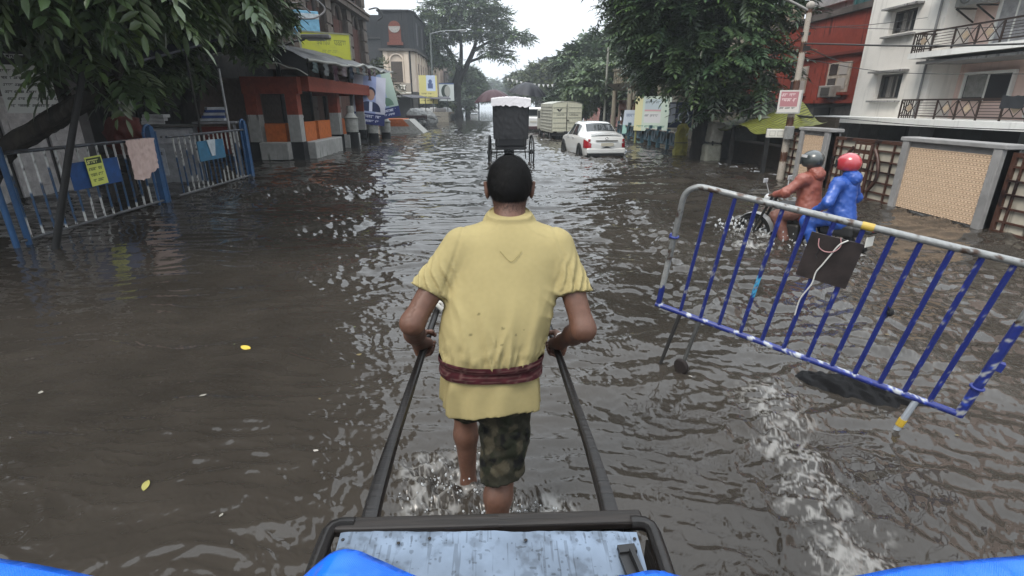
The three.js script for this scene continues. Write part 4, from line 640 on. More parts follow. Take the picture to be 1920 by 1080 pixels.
{ const g = gridSurf(40, 40, (u, v) => { const z = mix(-8.78, -9.52, u), t = v * .95 - .3, y = 1.165 - abs(t) * (t > 0 ? .92 + .12 * sin(u * 5) : .8) + .012 * N2(u * 6, v * 5), w = 1 - .12 * max(0, t) * (u > .5 ? 1 : -.5); return [-6.02 + (t > 0 ? .045 : -.05) + .025 * sin(u * 22 + v * 3) * abs(t) * 1.5 + .015 * N2(u * 9, v * 7), y, -9.15 + (z + 9.15) * w]; });
  solo('hanging_cloth', g, M([.55, .42, .38], { rough: .95, bump: 'weave', bs: .001 }), 'pale pink cloth hung over the railing top to dry', 'cloth'); }
solo('bamboo_pole', limb([[-5.6, -.14, -6.4], [-5.3, .6, -6.42], [-4.98, 1.3, -6.4], [-4.6, 2.1, -6.38], [-4.2, 3.0, -6.3]], [.045, .043, .038, .034, .03], 10, .06), M([.018, .016, .015], { rough: .6, map: 'wood' }), 'dark leaning bamboo pole standing in the water before the near railing', 'pole');
// ---- pale shop wall, notice board, cabinets and vendor clutter behind the railing
{ const S = thing('shuttered_shop', 'low pale shop front with panelled shutters behind the near railing', 'shop', [-8.9, -.1, -8.6]);
  part('wall', box(.3, 3.4, 7.4, -.3, 1.7, 0), plaster([.25, .24, .235]), S);
  part('roof_slab', box(1.6, .12, 8.2, .1, 3.42, 0), plain([.10, .10, .10]), S);
  const sh = M([.74, .71, .70], { rough: .6, map: 'fine' });
  for (let i = 0; i < 7; i++) { const d = part('shutter_leaf', rbox(.05, 1.9, .86, .01, -.1, 1.0, 3.0 - i * .98), sh, S); part('shutter_panel', rbox(.03, .7, .62, .012, -.07, 1.45, 3.0 - i * .98), sh, d); part('shutter_panel', rbox(.03, .6, .62, .012, -.07, .6, 3.0 - i * .98), sh, d); }
  part('latch', merge([rod([-.03, 1.0, -.2], [-.03, 1.5, -.22], .014), box(.02, .06, .2, -.03, 1.28, -.25)]), iron, S); }
{ const m = canvasMat(256, 300, (g, W, H) => { g.fillStyle = '#c9ccc8'; g.fillRect(0, 0, W, H); g.fillStyle = '#1b1d1c'; g.fillRect(0, 0, W, 70); scrawl(g, 50, 20, 170, 26, 11, '#b9bcb8'); for (let i = 0; i < 6; i++) { const r = mulberry(50 + i); let x = 16 + 8 * r(); for (let k = 0; k < 3; k++) { const w = 35 + 45 * r(); scrawl(g, x, 92 + i * 33, w, 13, 20 + i * 3 + k, '#202120'); x += w + 8; if (x > 190) break; } } });
  solo('notice_board', keepUV(box(.85, .98, .05)), m, 'white notice board with a black headed panel and rows of dark lettering', 'notice board', [-7.75, 2.06, -9.5], .7); }
solo('cloth_bundle', nets((x, y, z) => ellipsoid([0, .32, 0], [.34, .4, .3])(x, y, z) + .05 * N3(x * 4, y * 4, z * 4) + .02 * N3(x * 10, y * 10, z * 10), [-.5, -.1, -.5], [.5, .9, .5], .03), M([.075, .022, .018], { rough: .9, bump: 'weave', bs: .002 }), 'dark red covered bundle standing behind the pink cloth', 'bundle', [-6.75, .82, -10.0]);
solo('bundle_stand', [rbox(.7, .06, .7, .01, 0, .85, 0), ...[[-1, -1], [1, -1], [-1, 1], [1, 1]].map(([a, b]) => box(.06, .85, .06, a * .3, .42, b * .3))], plain([.06, .05, .045]), 'small dark stool under the red bundle', 'stool', [-6.75, -.03, -10.0]);
{ const S = thing('vendor_stall', 'street vendor stall with a white cabinet and stacked papers behind the far railing', 'stall', [-7.3, -.03, -12.6], .3);
  part('cabinet', rbox(1.3, 1.25, .6, .02, -.3, .62, 0), plain([.34, .345, .36]), S); part('drawer', rbox(1.1, .3, .03, .01, -.3, 1.05, .31), plain([.42, .42, .44]), S); part('drawer_knob', new THREE.SphereGeometry(.02, 8, 6).translate(-.3, 1.05, .34), blackM, S);
  part('door', rbox(.5, .6, .03, .01, -.55, .5, .31), plain([.44, .46, .5]), S); part('worktop', rbox(1.5, .05, .75, .01, -.3, 1.28, 0), plain([.12, .115, .11]), S);
  part('red_panel', box(.62, .62, .03, .75, .95, .3), plain([.10, .02, .016]), S); part('side_table', merge([rbox(.9, .05, .6, .01, .8, 1.34, 0), box(.05, 1.3, .05, .4, .65, .25), box(.05, 1.3, .05, 1.2, .65, .25)]), plain([.2, .2, .21]), S);
  for (const [x, z] of [[-.95, .3], [1.1, .3]]) part('awning_pole', rod([x, 0, z], [x, 2.5, z], .025), plain([.4, .4, .4]), S); }
for (let i = 0; i < 5; i++) solo('paper_stack', rbox(.5 - .03 * i, .06, .36, .008, 0, .03, 0), plain(i % 2 ? [.03, .06, .2] : [.42, .44, .46]), ['bottom', 'second from the bottom', 'middle', 'second from the top', 'topmost'][i] + ' bundle of newspapers on the vendor side table', 'newspapers', [-6.62 + .02 * i, 1.345 + .062 * i, -12.9], .3 + .08 * i, 'newspaper bundles on the vendor table');
for (let i = 0; i < 3; i++) solo('paper_stack', rbox(.44, .07, .32, .008, 0, .035, 0), plain([.5, .5, .5]), ['lower', 'middle', 'upper'][i] + ' white paper packet on the vendor cabinet', 'papers', [-7.75 + .05 * i, 1.285 + .072 * i, -12.45], .5 - .2 * i, 'white paper packets on the cabinet');
{ const U = thing('sun_awning', 'dark blue fabric awning with a pale rod edge over the vendor stall', 'awning', [-6.9, 2.35, -12.4]);
  part('fabric', gridSurf(14, 10, (u, v) => [mix(-.95, .95, u), .1 + .5 * v + .42 * u * (1 - .5 * v) + .03 * N2(u * 3, v * 3), mix(.55, -.6, v)]), M([.028, .03, .045], { rough: .7, bump: 'weave', bs: .001 }), U); part('edge_rod', rod([-.97, .09, .57], [.97, .54, .57], .022), plain([.3, .31, .36]), U); part('pole', rod([.2, -2.4, 0], [.2, .55, 0], .025), iron, U); }
// ---- red pavilion with a tarpaulin roof
{ const S = thing('red_pavilion', 'red-beamed roadside pavilion with white and black footed columns', 'pavilion', [-6.5, -.1, -17.5]);
  const red = plain([.24, .045, .022], { rough: .7 }), white = M([.48, .475, .45], { rough: .7, map: 'streak' }), blackp = plain([.016, .016, .017]), orange = plain([.50, .13, .028]);
  part('beam', box(1.75, .5, .34, -.5, 2.38, -.0), red, S); part('beam', box(.36, .44, 8.6, .42, 2.44, -4.52), red, S); part('beam', box(2.6, .4, .3, -.9, 2.4, -9.0), red, S);
  for (const [x, z] of [[-1.15, 0], [.12, 0], [.12, -4.4], [.12, -8.6]]) { const c = part('column', box(.36, .95, .36, x, 1.98, z), red, S); part('shaft', box(.37, .85, .37, x, 1.08, z), white, c); part('foot', box(.42, .68, .42, x, .33, z), blackp, c); }
  for (const [x0, x1, z] of [[-.85, -.2, .02], [-1.5, -.15, -.9]]) part('low_wall', box(x1 - x0, .6, .2, (x0 + x1) / 2, .92, z), orange, S);
  for (const [z0, z1, dx] of [[-.5, -1.6, 0], [-1.9, -3.3, .0], [-4.8, -6.2, 0]]) { const w = part('low_wall', box(.22, .62, z0 - z1, .1 + dx, .95, (z0 + z1) / 2), orange, S); part('plinth', rbox(.5, .56, z0 - z1 + .35, .03, .3, .36, (z0 + z1) / 2), white, w); }
  part('plinth', rbox(.9, .55, .5, .03, -.5, .4, .25), white, S); part('floor', box(3.2, .3, 9, -1.3, .08, -4.4), blackp, S); part('back_wall', box(.2, 2.6, 9.2, -3.0, 1.4, -4.5), plain([.16, .12, .10]), S);
  part('statue_base', box(.5, .6, .5, -.7, .6, -2.3), white, S); part('statue', nets((x, y, z) => smin(smin(ellipsoid([0, .3, 0], [.2, .3, .15])(x, y, z), ellipsoid([0, .72, 0], [.1, .13, .11])(x, y, z), .06), capsule([-.22, .45, 0], [.22, .45, 0], .07, .07)(x, y, z), .06), [-.4, -.1, -.3], [.4, .95, .3], .025).translate(-.7, .95, -2.3), plain([.4, .39, .37]), S); }
{ const R = thing('tarpaulin_roof', 'sagging black tarpaulin roof with pale frayed edge over the red pavilion', 'roof', [-6.5, 2.6, -17.5]);
  const f = (u, v) => { const z = mix(.9, -15, v), x = mix(-3.4, 1.0 - .4 * v, u); const y = 1.3 - .9 * u * u * (1 - .3 * v) - .15 * sin(v * PI * 3) * .4 + .06 * N2(u * 4, v * 12) + .25 * v; return [x, y, z]; };
  part('sheet', gridSurf(30, 60, f), M([.012, .0125, .013], { rough: .55, bump: 'rough', bs: .01 }), R);
  part('front_skirt', gridSurf(24, 8, (u, v) => { const p = f(u, 0); return [p[0], p[1] - v * (.75 - .35 * u) + .04 * N2(u * 8, v * 3), p[2] + .03 * sin(u * 30) * v]; }), M([.010, .0105, .011], { rough: .6 }), R);
  const edge = []; for (let i = 0; i <= 20; i++) { const p = f(1, i / 20); edge.push([p[0] + .02, p[1] - .02 + .03 * sin(i * 2), p[2]]); } part('edge_rope', tube(edge, .05, 7, 100), plain([.34, .34, .31]), R);
  const e2 = []; for (let i = 0; i <= 16; i++) { const p = f(i / 16, 0); e2.push([p[0], p[1] - .78 + .36 * i / 16 + .03 * sin(i * 3), p[2] + .05]); } part('string_lights', tube(e2, .02, 6, 80), plain([.42, .41, .36]), R);
  for (let i = 0; i < 9; i++) part('hanging_rag', gridSurf(6, 8, (u, v) => { const p = f(1, .04 + i * .075); return [p[0] + .04 + .05 * N2(u * 3 + i, v * 3), p[1] - .05 - v * (.3 + .25 * ((i * 37) % 5) / 5), p[2] + (u - .5) * .5 + .06 * N2(i, v * 4)]; }), plain([[.09, .12, .12], [.16, .17, .17], [.05, .02, .03], [.2, .16, .17], [.02, .03, .05]][i % 5]), R); }
{ // hanging election-style posters, printed with a plain figure
  const fig = (bg, suit, seed) => (g, W, H) => { g.fillStyle = bg; g.fillRect(0, 0, W, H); g.fillStyle = 'rgba(120,140,200,.55)'; g.fillRect(W * .3, 0, W * .4, H); g.fillStyle = '#1b2440'; g.beginPath(); g.arc(W * .52, H * .33, W * .17, 0, 7); g.fill(); g.fillStyle = '#a9826f'; g.beginPath(); g.ellipse(W * .54, H * .38, W * .12, W * .17, 0, 0, 7); g.fill(); g.fillStyle = suit; g.beginPath(); g.moveTo(W * .2, H * .72); g.quadraticCurveTo(W * .25, H * .5, W * .5, H * .52); g.quadraticCurveTo(W * .85, H * .5, W * .86, H * .72); g.fill(); g.fillStyle = '#d9dceb'; g.fillRect(W * .5, H * .52, W * .1, H * .2); g.fillStyle = '#222c63'; g.fillRect(0, H * .76, W, H * .24); scrawl(g, W * .08, H * .80, W * .8, H * .06, seed, '#e6e8f2'); scrawl(g, W * .12, H * .9, W * .7, H * .05, seed + 1, '#e6e8f2'); };
  const a = solo('poster', keepUV(gridSurf(8, 10, (u, v) => [(u - .5) * 1.5, (v - .5) * 2.2, .05 * sin(v * 4) + .03 * N2(u * 3, v * 3)])), canvasMat(256, 384, fig('#c3c3d0', '#20294f', 60)), 'blue and white hanging poster of a suited figure beside the red beam', 'poster', [-5.95, 1.9, -26.2], .35); a.rotation.z = -.12;
  const b = solo('poster', keepUV(gridSurf(8, 10, (u, v) => [(u - .5) * 1.6, (v - .5) * 2.1, .05 * sin(v * 4)])), canvasMat(256, 384, fig('#9fb0a4', '#5c7a68', 64)), 'faded green poster hanging behind the blue one', 'poster', [-5.7, 2.05, -27.6], .4); b.rotation.z = .2; }
// painted guard posts and planters along the kerb
const postWB = thing('painted_bollard', 'white-topped black bollard nearest the red pavilion, with a moulded collar', 'bollard', [-5.9, -.1, -22.4], 0, 'white and black bollards by the pavilion');
part('shaft', new THREE.CylinderGeometry(.24, .27, .75, 8).translate(0, .37, 0), plain([.015, .015, .015]), postWB); part('cap', merge([new THREE.CylinderGeometry(.28, .26, .55, 8).translate(0, 1.02, 0), new THREE.CylinderGeometry(.14, .27, .2, 8).translate(0, 1.4, 0), new THREE.CylinderGeometry(.15, .15, .3, 8).translate(0, 1.62, 0)]), plain([.36, .36, .33]), postWB); part('collar', new THREE.TorusGeometry(.27, .03, 6, 16).rotateX(PI / 2).translate(0, 1.3, 0), plain([.3, .3, .28]), postWB);
copyThing(postWB, 'second white-topped black bollard, behind the hanging posters', [-5.95, -.35, -26.5], .4);
copyThing(postWB, 'farthest white-topped black bollard before the orange kerb block', [-5.9, -.45, -29.3], .2);
{ const K = thing('kerb_block', 'low orange and white painted kerb block at the side-street corner', 'kerb block', [-6.3, -.12, -35]); part('base', prism([[-.9, 0], [2.0, 0], [1.0, .95], [-.9, .95]], 2.4).translate(0, 0, 0), plain([.42, .41, .38]), K); part('painted_band', prism([[-.92, .55], [1.0, .55], [.6, .98], [-.92, .98]], 2.44), plain([.5, .14, .05]), K); }
// ---- tall ornate building
{ const Bd = thing('ornate_building', 'tall brown colonial building with rusticated pilasters and shutters on the left', 'building', [-13.2, -.1, -34.5]);
  const stone = M([.19, .155, .13], { rough: .9, map: 'streak', bump: 'rough', bs: .02 }), brick = plaster([.12, .065, .05]), dark = M([.035, .022, .018], { rough: .8 });
  part('wall', box(7.4, 17, 13, 0, 8.5, 0), brick, Bd);
  for (const z of [6.55, 2.2, -2.2, -6.4]) { const p = part('pilaster', box(.5, 17, .9, 3.75, 8.5, z), stone, Bd); for (let i = 0; i < 22; i++) part('quoin', rbox(.2, .62, 1.02, .03, 3.98, .5 + i * .74, z), stone, p); }
  for (const x of [-2.5, .3, 3.3]) { const p = part('pilaster', box(.9, 17, .4, x, 8.5, 6.6), stone, Bd); for (let i = 0; i < 22; i++) part('quoin', rbox(1.0, .62, .2, .03, x, .5 + i * .74, 6.84), stone, p); }
  for (const y of [3.6, 7.6, 11.8]) part('cornice', merge([box(.9, .3, 13.4, 3.9, y, 0), box(7.8, .3, .9, 0, y, 6.75), box(1.1, .12, 13.6, 3.9, y + .2, 0)]), stone, Bd);
  for (const z of [4.4, 0, -4.3]) for (const y of [5.4, 9.6, 13.8]) { const w = part('window', box(.2, 2.5, 1.4, 3.72, y, z), dark, Bd); part('shutter', box(.08, 2.4, .62, 3.86, y, z + .34, -.25), plain([.09, .035, .025]), w); part('shutter', box(.08, 2.4, .62, 3.86, y, z - .34, .25), plain([.09, .035, .025]), w); part('arch', new THREE.TorusGeometry(.78, .14, 6, 16, PI).rotateY(PI / 2).translate(3.85, y + 1.3, z), stone, w); }
  for (const x of [-1.1, 1.8]) for (const y of [5.4, 9.6, 13.8]) { const w = part('window', box(1.3, 2.5, .2, x, y, 6.52), dark, Bd); part('shutter', box(.6, 2.4, .08, x - .33, y, 6.66, .25), plain([.09, .035, .025]), w); part('shutter', box(.6, 2.4, .08, x + .33, y, 6.66, -.25), plain([.09, .035, .025]), w); }
  part('drain_pipe', rod([4.25, 0, 5.4], [4.25, 17, 5.4], .1), plain([.05, .04, .035]), Bd); part('iron_scroll', merge([tube([[4.4, 8.2, -6.6], [5.0, 8.3, -6.8], [5.3, 7.8, -6.8], [4.9, 7.5, -6.8]], .05), tube([[4.4, 9.8, -6.6], [4.9, 10, -6.8], [5.1, 9.5, -6.8]], .05)]), iron, Bd, 'iron bracket scrolls'); }
{ const m = canvasMat(512, 192, (g, W, H) => { g.fillStyle = '#a9ab34'; g.fillRect(0, 0, W, H); for (let i = 0; i < 60; i++) { g.fillStyle = `rgba(150,150,60,${.1 + .1 * (i % 3)})`; g.fillRect((i * 83) % W, (i * 47) % H, 40 + i % 30, 6 + i % 9); } scrawl(g, 170, 40, 300, 42, 70, '#6f7430'); scrawl(g, 210, 110, 160, 22, 72, '#7a7f38'); });
  const S = thing('shop_sign', 'yellow-green painted shop sign board above the tarpaulin roof', 'sign', [-7.35, 4.07, -25.0], .55); part('board', keepUV(box(2.1, 1.15, .08)), m, S); part('frame', merge([box(2.2, .06, .12, 0, .6, 0), box(2.2, .06, .12, 0, -.6, 0), box(.06, 1.2, .12, 1.07, 0, 0), box(.06, 1.2, .12, -1.07, 0, 0)]), plain([.3, .3, .2]), S); for (const x of [-.9, .9]) part('post', rod([x, -4.2, -.1], [x, .6, -.1], .06), iron, S); }
{ const S = thing('light_box_sign', 'pale blue hanging box sign among the leaves on the left', 'sign', [-8.6, 5.25, -26.5], .5); part('box', rbox(1.15, 1.0, .3, .03), plain([.2, .42, .58]), S); part('band', box(1.17, .22, .32, 0, .28, 0), plain([.5, .55, .58]), S); part('bracket', rod([-.5, .3, 0], [-2.2, .5, -.6], .04), iron, S); }
function lampHead(S, x, y, z, ry, L, c) { const h = part('lamp_head', rbox(L, .16, .34, .06, x, y, z, ry), c, S); part('lens', rbox(L * .6, .05, .26, .02, x, y - .1, z, ry), M([.3, .3, .28], { rough: .3 }), h); }
{ const S = thing('street_lamp', 'grey street lamp head on a long arm in front of the yellow sign', 'street lamp', [-8.2, -.1, -21.4]); part('pole', rod([0, 0, 0], [0, 5, 0], .09, .07, 10), iron, S); part('arm', tube([[0, 3.6, 0], [.5, 3.95, .1], [1.2, 4.1, .2]], .045), iron, S); lampHead(S, 1.65, 4.18, .25, 0, 1.05, plain([.26, .25, .25])); }
{ const S = thing('arch_sign_frame', 'curved iron arch frame above the yellow sign', 'sign frame', [-7.9, 4.95, -23.5], .5); part('hoop', tube([[-1.1, -.1, 0], [-.9, .6, 0], [-.2, 1.0, 0], [.5, .95, 0], [1.1, .5, 0], [.7, .15, 0], [0, .05, 0], [-1.1, -.1, 0]], .035, 7, 60), plain([.25, .24, .24]), S); part('inner_hoop', tube([[-.8, 0, .05], [-.5, .5, .05], [.1, .6, .05], [.5, .3, .05]], .03, 6, 30), plain([.2, .19, .19]), S); part('post', rod([-1.05, -5.1, 0], [-1.05, 0, 0], .05), iron, S); }
// ---- corner building with the dark upper storey
{ const Bd = thing('corner_building', 'cream corner building with a dark clad top storey and a red arched window', 'building', [-8.75, -.1, -61.5]);
  const cream = M([.62, .52, .42], { rough: .9, map: 'paint', bump: 'rough', bs: .006 }), slate = M([.042, .043, .047], { rough: .7, map: 'streak', bump: 'rough', bs: .01 }), dk = M([.03, .028, .027], { rough: .9 });
  const foot = [[-3.3, 0], [-.5, 0], [0, -.9], [0, -30], [-9, -30], [-9, -3], [-3.3, -3]];
  const ex = (y0, y1, o = 0) => { const s = new THREE.Shape(foot.map(([x, z]) => new THREE.Vector2(x + (x > -1 ? o : -o), -z + (z > -1 ? -o : o)))); return new THREE.ExtrudeGeometry(s, { depth: y1 - y0, bevelEnabled: false }).rotateX(-PI / 2).translate(0, y0, 0); };
  part('ground_wall', ex(0, 3.2), plain([.10, .09, .08]), Bd); part('wall', ex(3.2, 7.5), cream, Bd); part('top_storey', ex(7.5, 11.2, .12), slate, Bd); part('cornice', ex(7.35, 7.6, .35), plain([.12, .11, .1]), Bd); part('parapet', ex(11.2, 11.35, .3), plain([.05, .05, .055]), Bd);
  const wn = part('arched_window', prism((() => { const o = [[-.65, -1], [.65, -1], [.65, .45]]; for (let i = 0; i <= 10; i++) { const a = i / 10 * PI; o.push([cos(a) * .65, .45 + sin(a) * .65]); } return o; })(), .12).translate(-1.8, 9.2, .15), plain([.20, .065, .045]), Bd, 'red arched window of the dark storey'); part('fanlight', new THREE.CylinderGeometry(.62, .62, .14, 20, 1, false, -PI / 2, PI).rotateX(PI / 2).translate(-1.8, 9.75, .2), plain([.4, .38, .35]), wn); part('sill', box(1.7, .3, .4, -1.8, 8.05, .25), plain([.2, .07, .05]), wn);
  const w2 = part('arched_window', box(1.25, 2.1, .1, -1.85, 5.25, .05), plain([.10, .08, .065]), Bd); part('arch', new THREE.TorusGeometry(.75, .12, 6, 18, PI).translate(-1.85, 6.3, .06), cream, w2); part('frame', merge([box(.14, 2.2, .2, -2.55, 5.25, .05), box(.14, 2.2, .2, -1.15, 5.25, .05)]), cream, w2);
  for (let i = 0; i < 12; i++) { part('pilaster', box(.24, 4.2, .5, .06, 5.35, -2 - i * 2.3), cream, Bd); const w = part('window', box(.1, 2.2, .9, .02, 5.2, -3.15 - i * 2.3), dk, Bd); part('sill', box(.2, .1, 1.1, .06, 4.05, -3.15 - i * 2.3), cream, w); part('window', box(.12, 2.3, .7, .1, 9.3, -2.9 - i * 2.3), i % 2 ? dk : plain([.16, .16, .17]), Bd); }
  for (const x of [-3.0, -.75]) part('pilaster', box(.5, 4.2, .2, x, 5.35, .06), cream, Bd);
  part('drain_pipe', rod([-.35, 0, .1], [-.35, 7.5, .1], .09), dk, Bd);
  const bal = part('balcony', merge([box(2.4, .25, 2.2, -4.4, 5.9, -1.6), prism([[-1.2, 0], [1.2, 0], [1.2, -.9]], 2.2).translate(-4.4, 5.8, -1.6)]), plain([.10, .10, .095]), Bd); part('enclosure', box(2.1, 2.6, 2.0, -4.4, 7.3, -1.6), plain([.06, .062, .066]), bal); part('balcony_roof', box(2.5, .15, 2.3, -4.4, 8.7, -1.6), plain([.08, .08, .08]), bal);
  part('side_wing', box(2.4, 3.2, 4, -4.5, 3.2, -2.5), cream, Bd);
  // shop front with a fascia that ends in OT
  const fm = canvasMat(256, 96, (g, W, H) => { g.fillStyle = '#8d8478'; g.fillRect(0, 0, W, H); letter(g, 'OT', W * .68, H * .42, 66, 'sans-serif', '#2a2724'); letter(g, 'OT', W * .67, H * .40, 60, 'sans-serif', '#d8d4c8'); g.fillStyle = '#d0ccc0'; g.fillRect(0, H * .8, W, H * .1); });
  const f = part('shop_fascia', keepUV(box(3.0, 1.15, .12, -1.9, 3.5, .35)), fm, Bd); part('awning', box(3.4, .08, 1.3, -1.9, 2.75, .7, 0, .2), plain([.12, .12, .12]), f);
  for (let i = 0; i < 9; i++) part('shop_opening', box(.12, 2.2, 1.9, .04, 1.5, -3 - i * 3), dk, Bd); part('shop_opening', box(2.4, 2.2, .12, -1.8, 1.5, .05), dk, Bd); }
{ const Bd = thing('pale_building', 'pale flat-roofed building behind the corner house', 'building', [-18.5, -.1, -84]); part('wall', box(9, 13.2, 8, 0, 6.6, 0), plaster([.7, .67, .64]), Bd); part('roof_edge', box(9.4, .3, 8.4, 0, 13.3, 0), plaster([.4, .39, .38]), Bd); for (const y of [5, 8.4, 11.7]) for (const x of [-2.8, 0, 3.2]) { const w = part('window', box(1.0, 1.3, .1, x, y, 4.0), M([.04, .042, .045], { rough: .3 }), Bd); part('sill', box(1.2, .1, .3, x, y - .7, 4.1), plaster([.4, .39, .38]), w); } }
{ const Bd = thing('far_terrace', 'pinkish old terrace farther along the left, behind the big tree', 'building', [-12.6, -.1, -112]); part('wall', box(8, 8.8, 34, 0, 4.4, 0), plaster([.42, .33, .28]), Bd); part('parapet', box(8.5, .4, 34.4, 0, 9, 0), plaster([.3, .28, .26]), Bd); for (let i = 0; i < 9; i++) for (const y of [2.6, 6.2]) { const w = part('window', box(.12, 1.9, 1.1, 4.0, y, 14.5 - i * 3.6), M([.05, .04, .035]), Bd); part('hood', box(.6, .12, 1.5, 4.2, y + 1.15, 14.5 - i * 3.6), plaster([.3, .27, .24]), w); } part('end_window', box(1.1, 1.9, .12, 1.5, 6.2, 17), M([.05, .04, .035]), Bd); }
// ---- boards, banner, lamp and clutter by the corner
{ const mk = (bg, sc) => (g, W, H) => { g.fillStyle = bg; g.fillRect(0, 0, W, H); g.fillStyle = '#b8c4d8'; g.fillRect(W * .4, 0, W * .5, H * .55); g.fillStyle = '#4a5a80'; g.beginPath(); g.ellipse(W * .62, H * .22, W * .1, H * .08, 0, 0, 7); g.fill(); g.fillRect(W * .48, H * .28, W * .28, H * .18); scrawl(g, W * .1, H * .62, W * .7, H * .06, sc, '#5a542c'); scrawl(g, W * .1, H * .74, W * .7, H * .06, sc + 1, '#5a542c'); scrawl(g, W * .1, H * .86, W * .7, H * .05, sc + 2, '#5a542c'); };
  const S = thing('banner_board', 'tall yellow banner board on a post at the street corner', 'banner', [-6.75, -.1, -57], .35); part('panel', keepUV(box(1.9, 2.75, .08, 0, 3.3, 0)), canvasMat(192, 288, mk('#c7bd7a', 80)), S); part('post', rod([0, 0, -.08], [0, 4.5, -.08], .07), iron, S);
  const P = thing('portrait_board', 'white board with a dark bearded head in profile beside the tree trunk', 'board', [-5.9, -.1, -69], .3); part('panel', keepUV(box(1.9, 2.1, .08, 0, 3.35, 0)), canvasMat(160, 176, (g, W, H) => { g.fillStyle = '#cfd2cc'; g.fillRect(0, 0, W, H); g.fillStyle = '#2f3a30'; g.beginPath(); g.ellipse(W * .45, H * .48, W * .3, H * .38, 0, 0, 7); g.fill(); g.fillStyle = '#a8a79c'; g.beginPath(); g.ellipse(W * .56, H * .45, W * .2, H * .3, 0, 0, 7); g.fill(); g.fillStyle = '#4a5a7c'; g.fillRect(0, 0, W, H * .08); }), P); part('post', rod([0, 0, -.08], [0, 4.4, -.08], .06), iron, P); }
{ const S = thing('street_lamp', 'tall green-grey street lamp at the corner with a long level arm', 'street lamp', [-6.7, -.1, -61]); part('pole', rod([0, 0, 0], [0, 9.1, 0], .13, .08, 10), plain([.16, .18, .17]), S); part('arm', tube([[0, 9.0, 0], [1.2, 9.25, 0], [3.0, 9.35, 0]], .06), plain([.3, .32, .32]), S); lampHead(S, 3.4, 9.35, 0, 0, .9, plain([.35, .36, .36])); }
{ const r = mulberry(91); const kinds = [[.05, .03, .03], [.25, .25, .24], [.03, .05, .06], [.12, .09, .06], [.08, .10, .12], [.3, .27, .22]];
  for (let i = 0; i < 13; i++) { const k = i % 3, x = -7.6 + 2.0 * r(), z = -44 - i * 2.6, c = kinds[i % kinds.length]; const lab = ['covered handcart standing in front of the corner shops', 'stacked goods under a sheet in front of the corner shops', 'small kiosk counter in front of the corner shops'][k];
    const S = thing(['handcart', 'goods_pile', 'kiosk'][k], lab + ['', ', nearest the camera', ', second along', ', third along', ', fourth along', ', farthest along'][1 + Math.floor(i / 3)], ['cart', 'goods', 'kiosk'][k], [x, -.1, z], r());
    if (k === 0) { part('tray', rbox(1.6, .3, 1.1, .04, 0, .85, 0), plain(c), S); part('cover', nets((a, b, q) => ellipsoid([0, 1.05, 0], [.8, .5, .5])(a, b, q) + .06 * N3(a * 4, b * 4, q * 4 + i), [-1, .6, -.7], [1, 1.8, .7], .06), plain([.35, .35, .34]), S); for (const s of [-1, 1]) part('wheel', new THREE.TorusGeometry(.38, .04, 6, 20).translate(s * .5, .4, .58), blackM, S); part('handle', rod([.8, .85, 0], [1.6, .7, 0], .03), iron, S); }
    else if (k === 1) part('sheet', nets((a, b, q) => ellipsoid([0, .5, 0], [.8, .75, .7])(a, b, q) + .12 * N3(a * 3 + i, b * 3, q * 3), [-1.1, -.2, -1], [1.1, 1.5, 1], .07), plain(c), S);
    else { part('counter', rbox(1.6, 1.1, 1.0, .03, 0, .55, 0), plain(c), S); for (const s of [-1, 1]) part('post', rod([s * .75, 1.1, .45], [s * .75, 2.5, .45], .035), iron, S); part('roof', box(2.1, .06, 1.6, 0, 2.5, 0, 0, .15), plain([.1, .1, .11]), S); part('wares', rbox(1.2, .4, .5, .1, 0, 1.3, 0), plain([.3, .28, .27]), S); } } }
{ const S = thing('back_building', 'dark weathered low building behind the vendor stall and pavilion', 'building', [-13.5, -.1, -20.5]); part('wall', box(5, 6.2, 15.5, 0, 3.1, 0), M([.06, .055, .05], { rough: .95, map: 'streak', bump: 'rough', bs: .01 }), S); for (let i = 0; i < 4; i++) part('window', box(.1, 1.4, 1.1, 2.52, 3.9, 5.4 - i * 3.6), M([.015, .014, .013]), S); part('doorway', box(.1, 2.1, 1.2, 2.52, 1.05, 3), M([.012, .011, .01]), S); part('eave', box(5.8, .18, 16, 0, 6.25, 0), plain([.05, .05, .05]), S); part('side_wall', box(6, 3.2, .25, .5, 1.6, 8), M([.05, .047, .045], { rough: .95, map: 'streak' }), S); }
// ---------------------------------------------------------------- right side of the street
struct('footpath', box(8, .14, 60, 11.4, -.095, -32), M([.12, .115, .11], { rough: .9, map: 'blotch' }));
const gateBrown = M([.075, .03, .018], { rough: .5, map: 'rust' }), sheetCream = M([.68, .62, .50], { rough: .6, map: 'streak' }), concrete = M([.42, .41, .40], { rough: .9, map: 'streak', bump: 'rough', bs: .006 });
const waveTile = (() => { const t = tex(256, .24, (u, v) => { const n = 4, r = Math.floor(v * n), x = (u * n + (r % 2) * .5) % 1, y = v * n - r, d = hypot(x - .5, y - .1); const g = ss(.42, .5, d) * (1 - ss(.52, .6, d)); const k = .9 + .1 * fA(u, v, 8, 3); return [(.80 - .34 * g) * k, (.71 - .34 * g) * k, (.60 - .30 * g) * k]; }); const b = tex(256, .24, (u, v) => { const n = 4, r = Math.floor(v * n), x = (u * n + (r % 2) * .5) % 1, y = v * n - r, d = hypot(x - .5, y - .1); return clamp(.9 - d) * (d < .55 ? 1 : .3); }, false); const m = M([.95, .9, .88], { rough: .6 }); m.map = t; m.bumpMap = b; m.bumpScale = .012; return m; })();
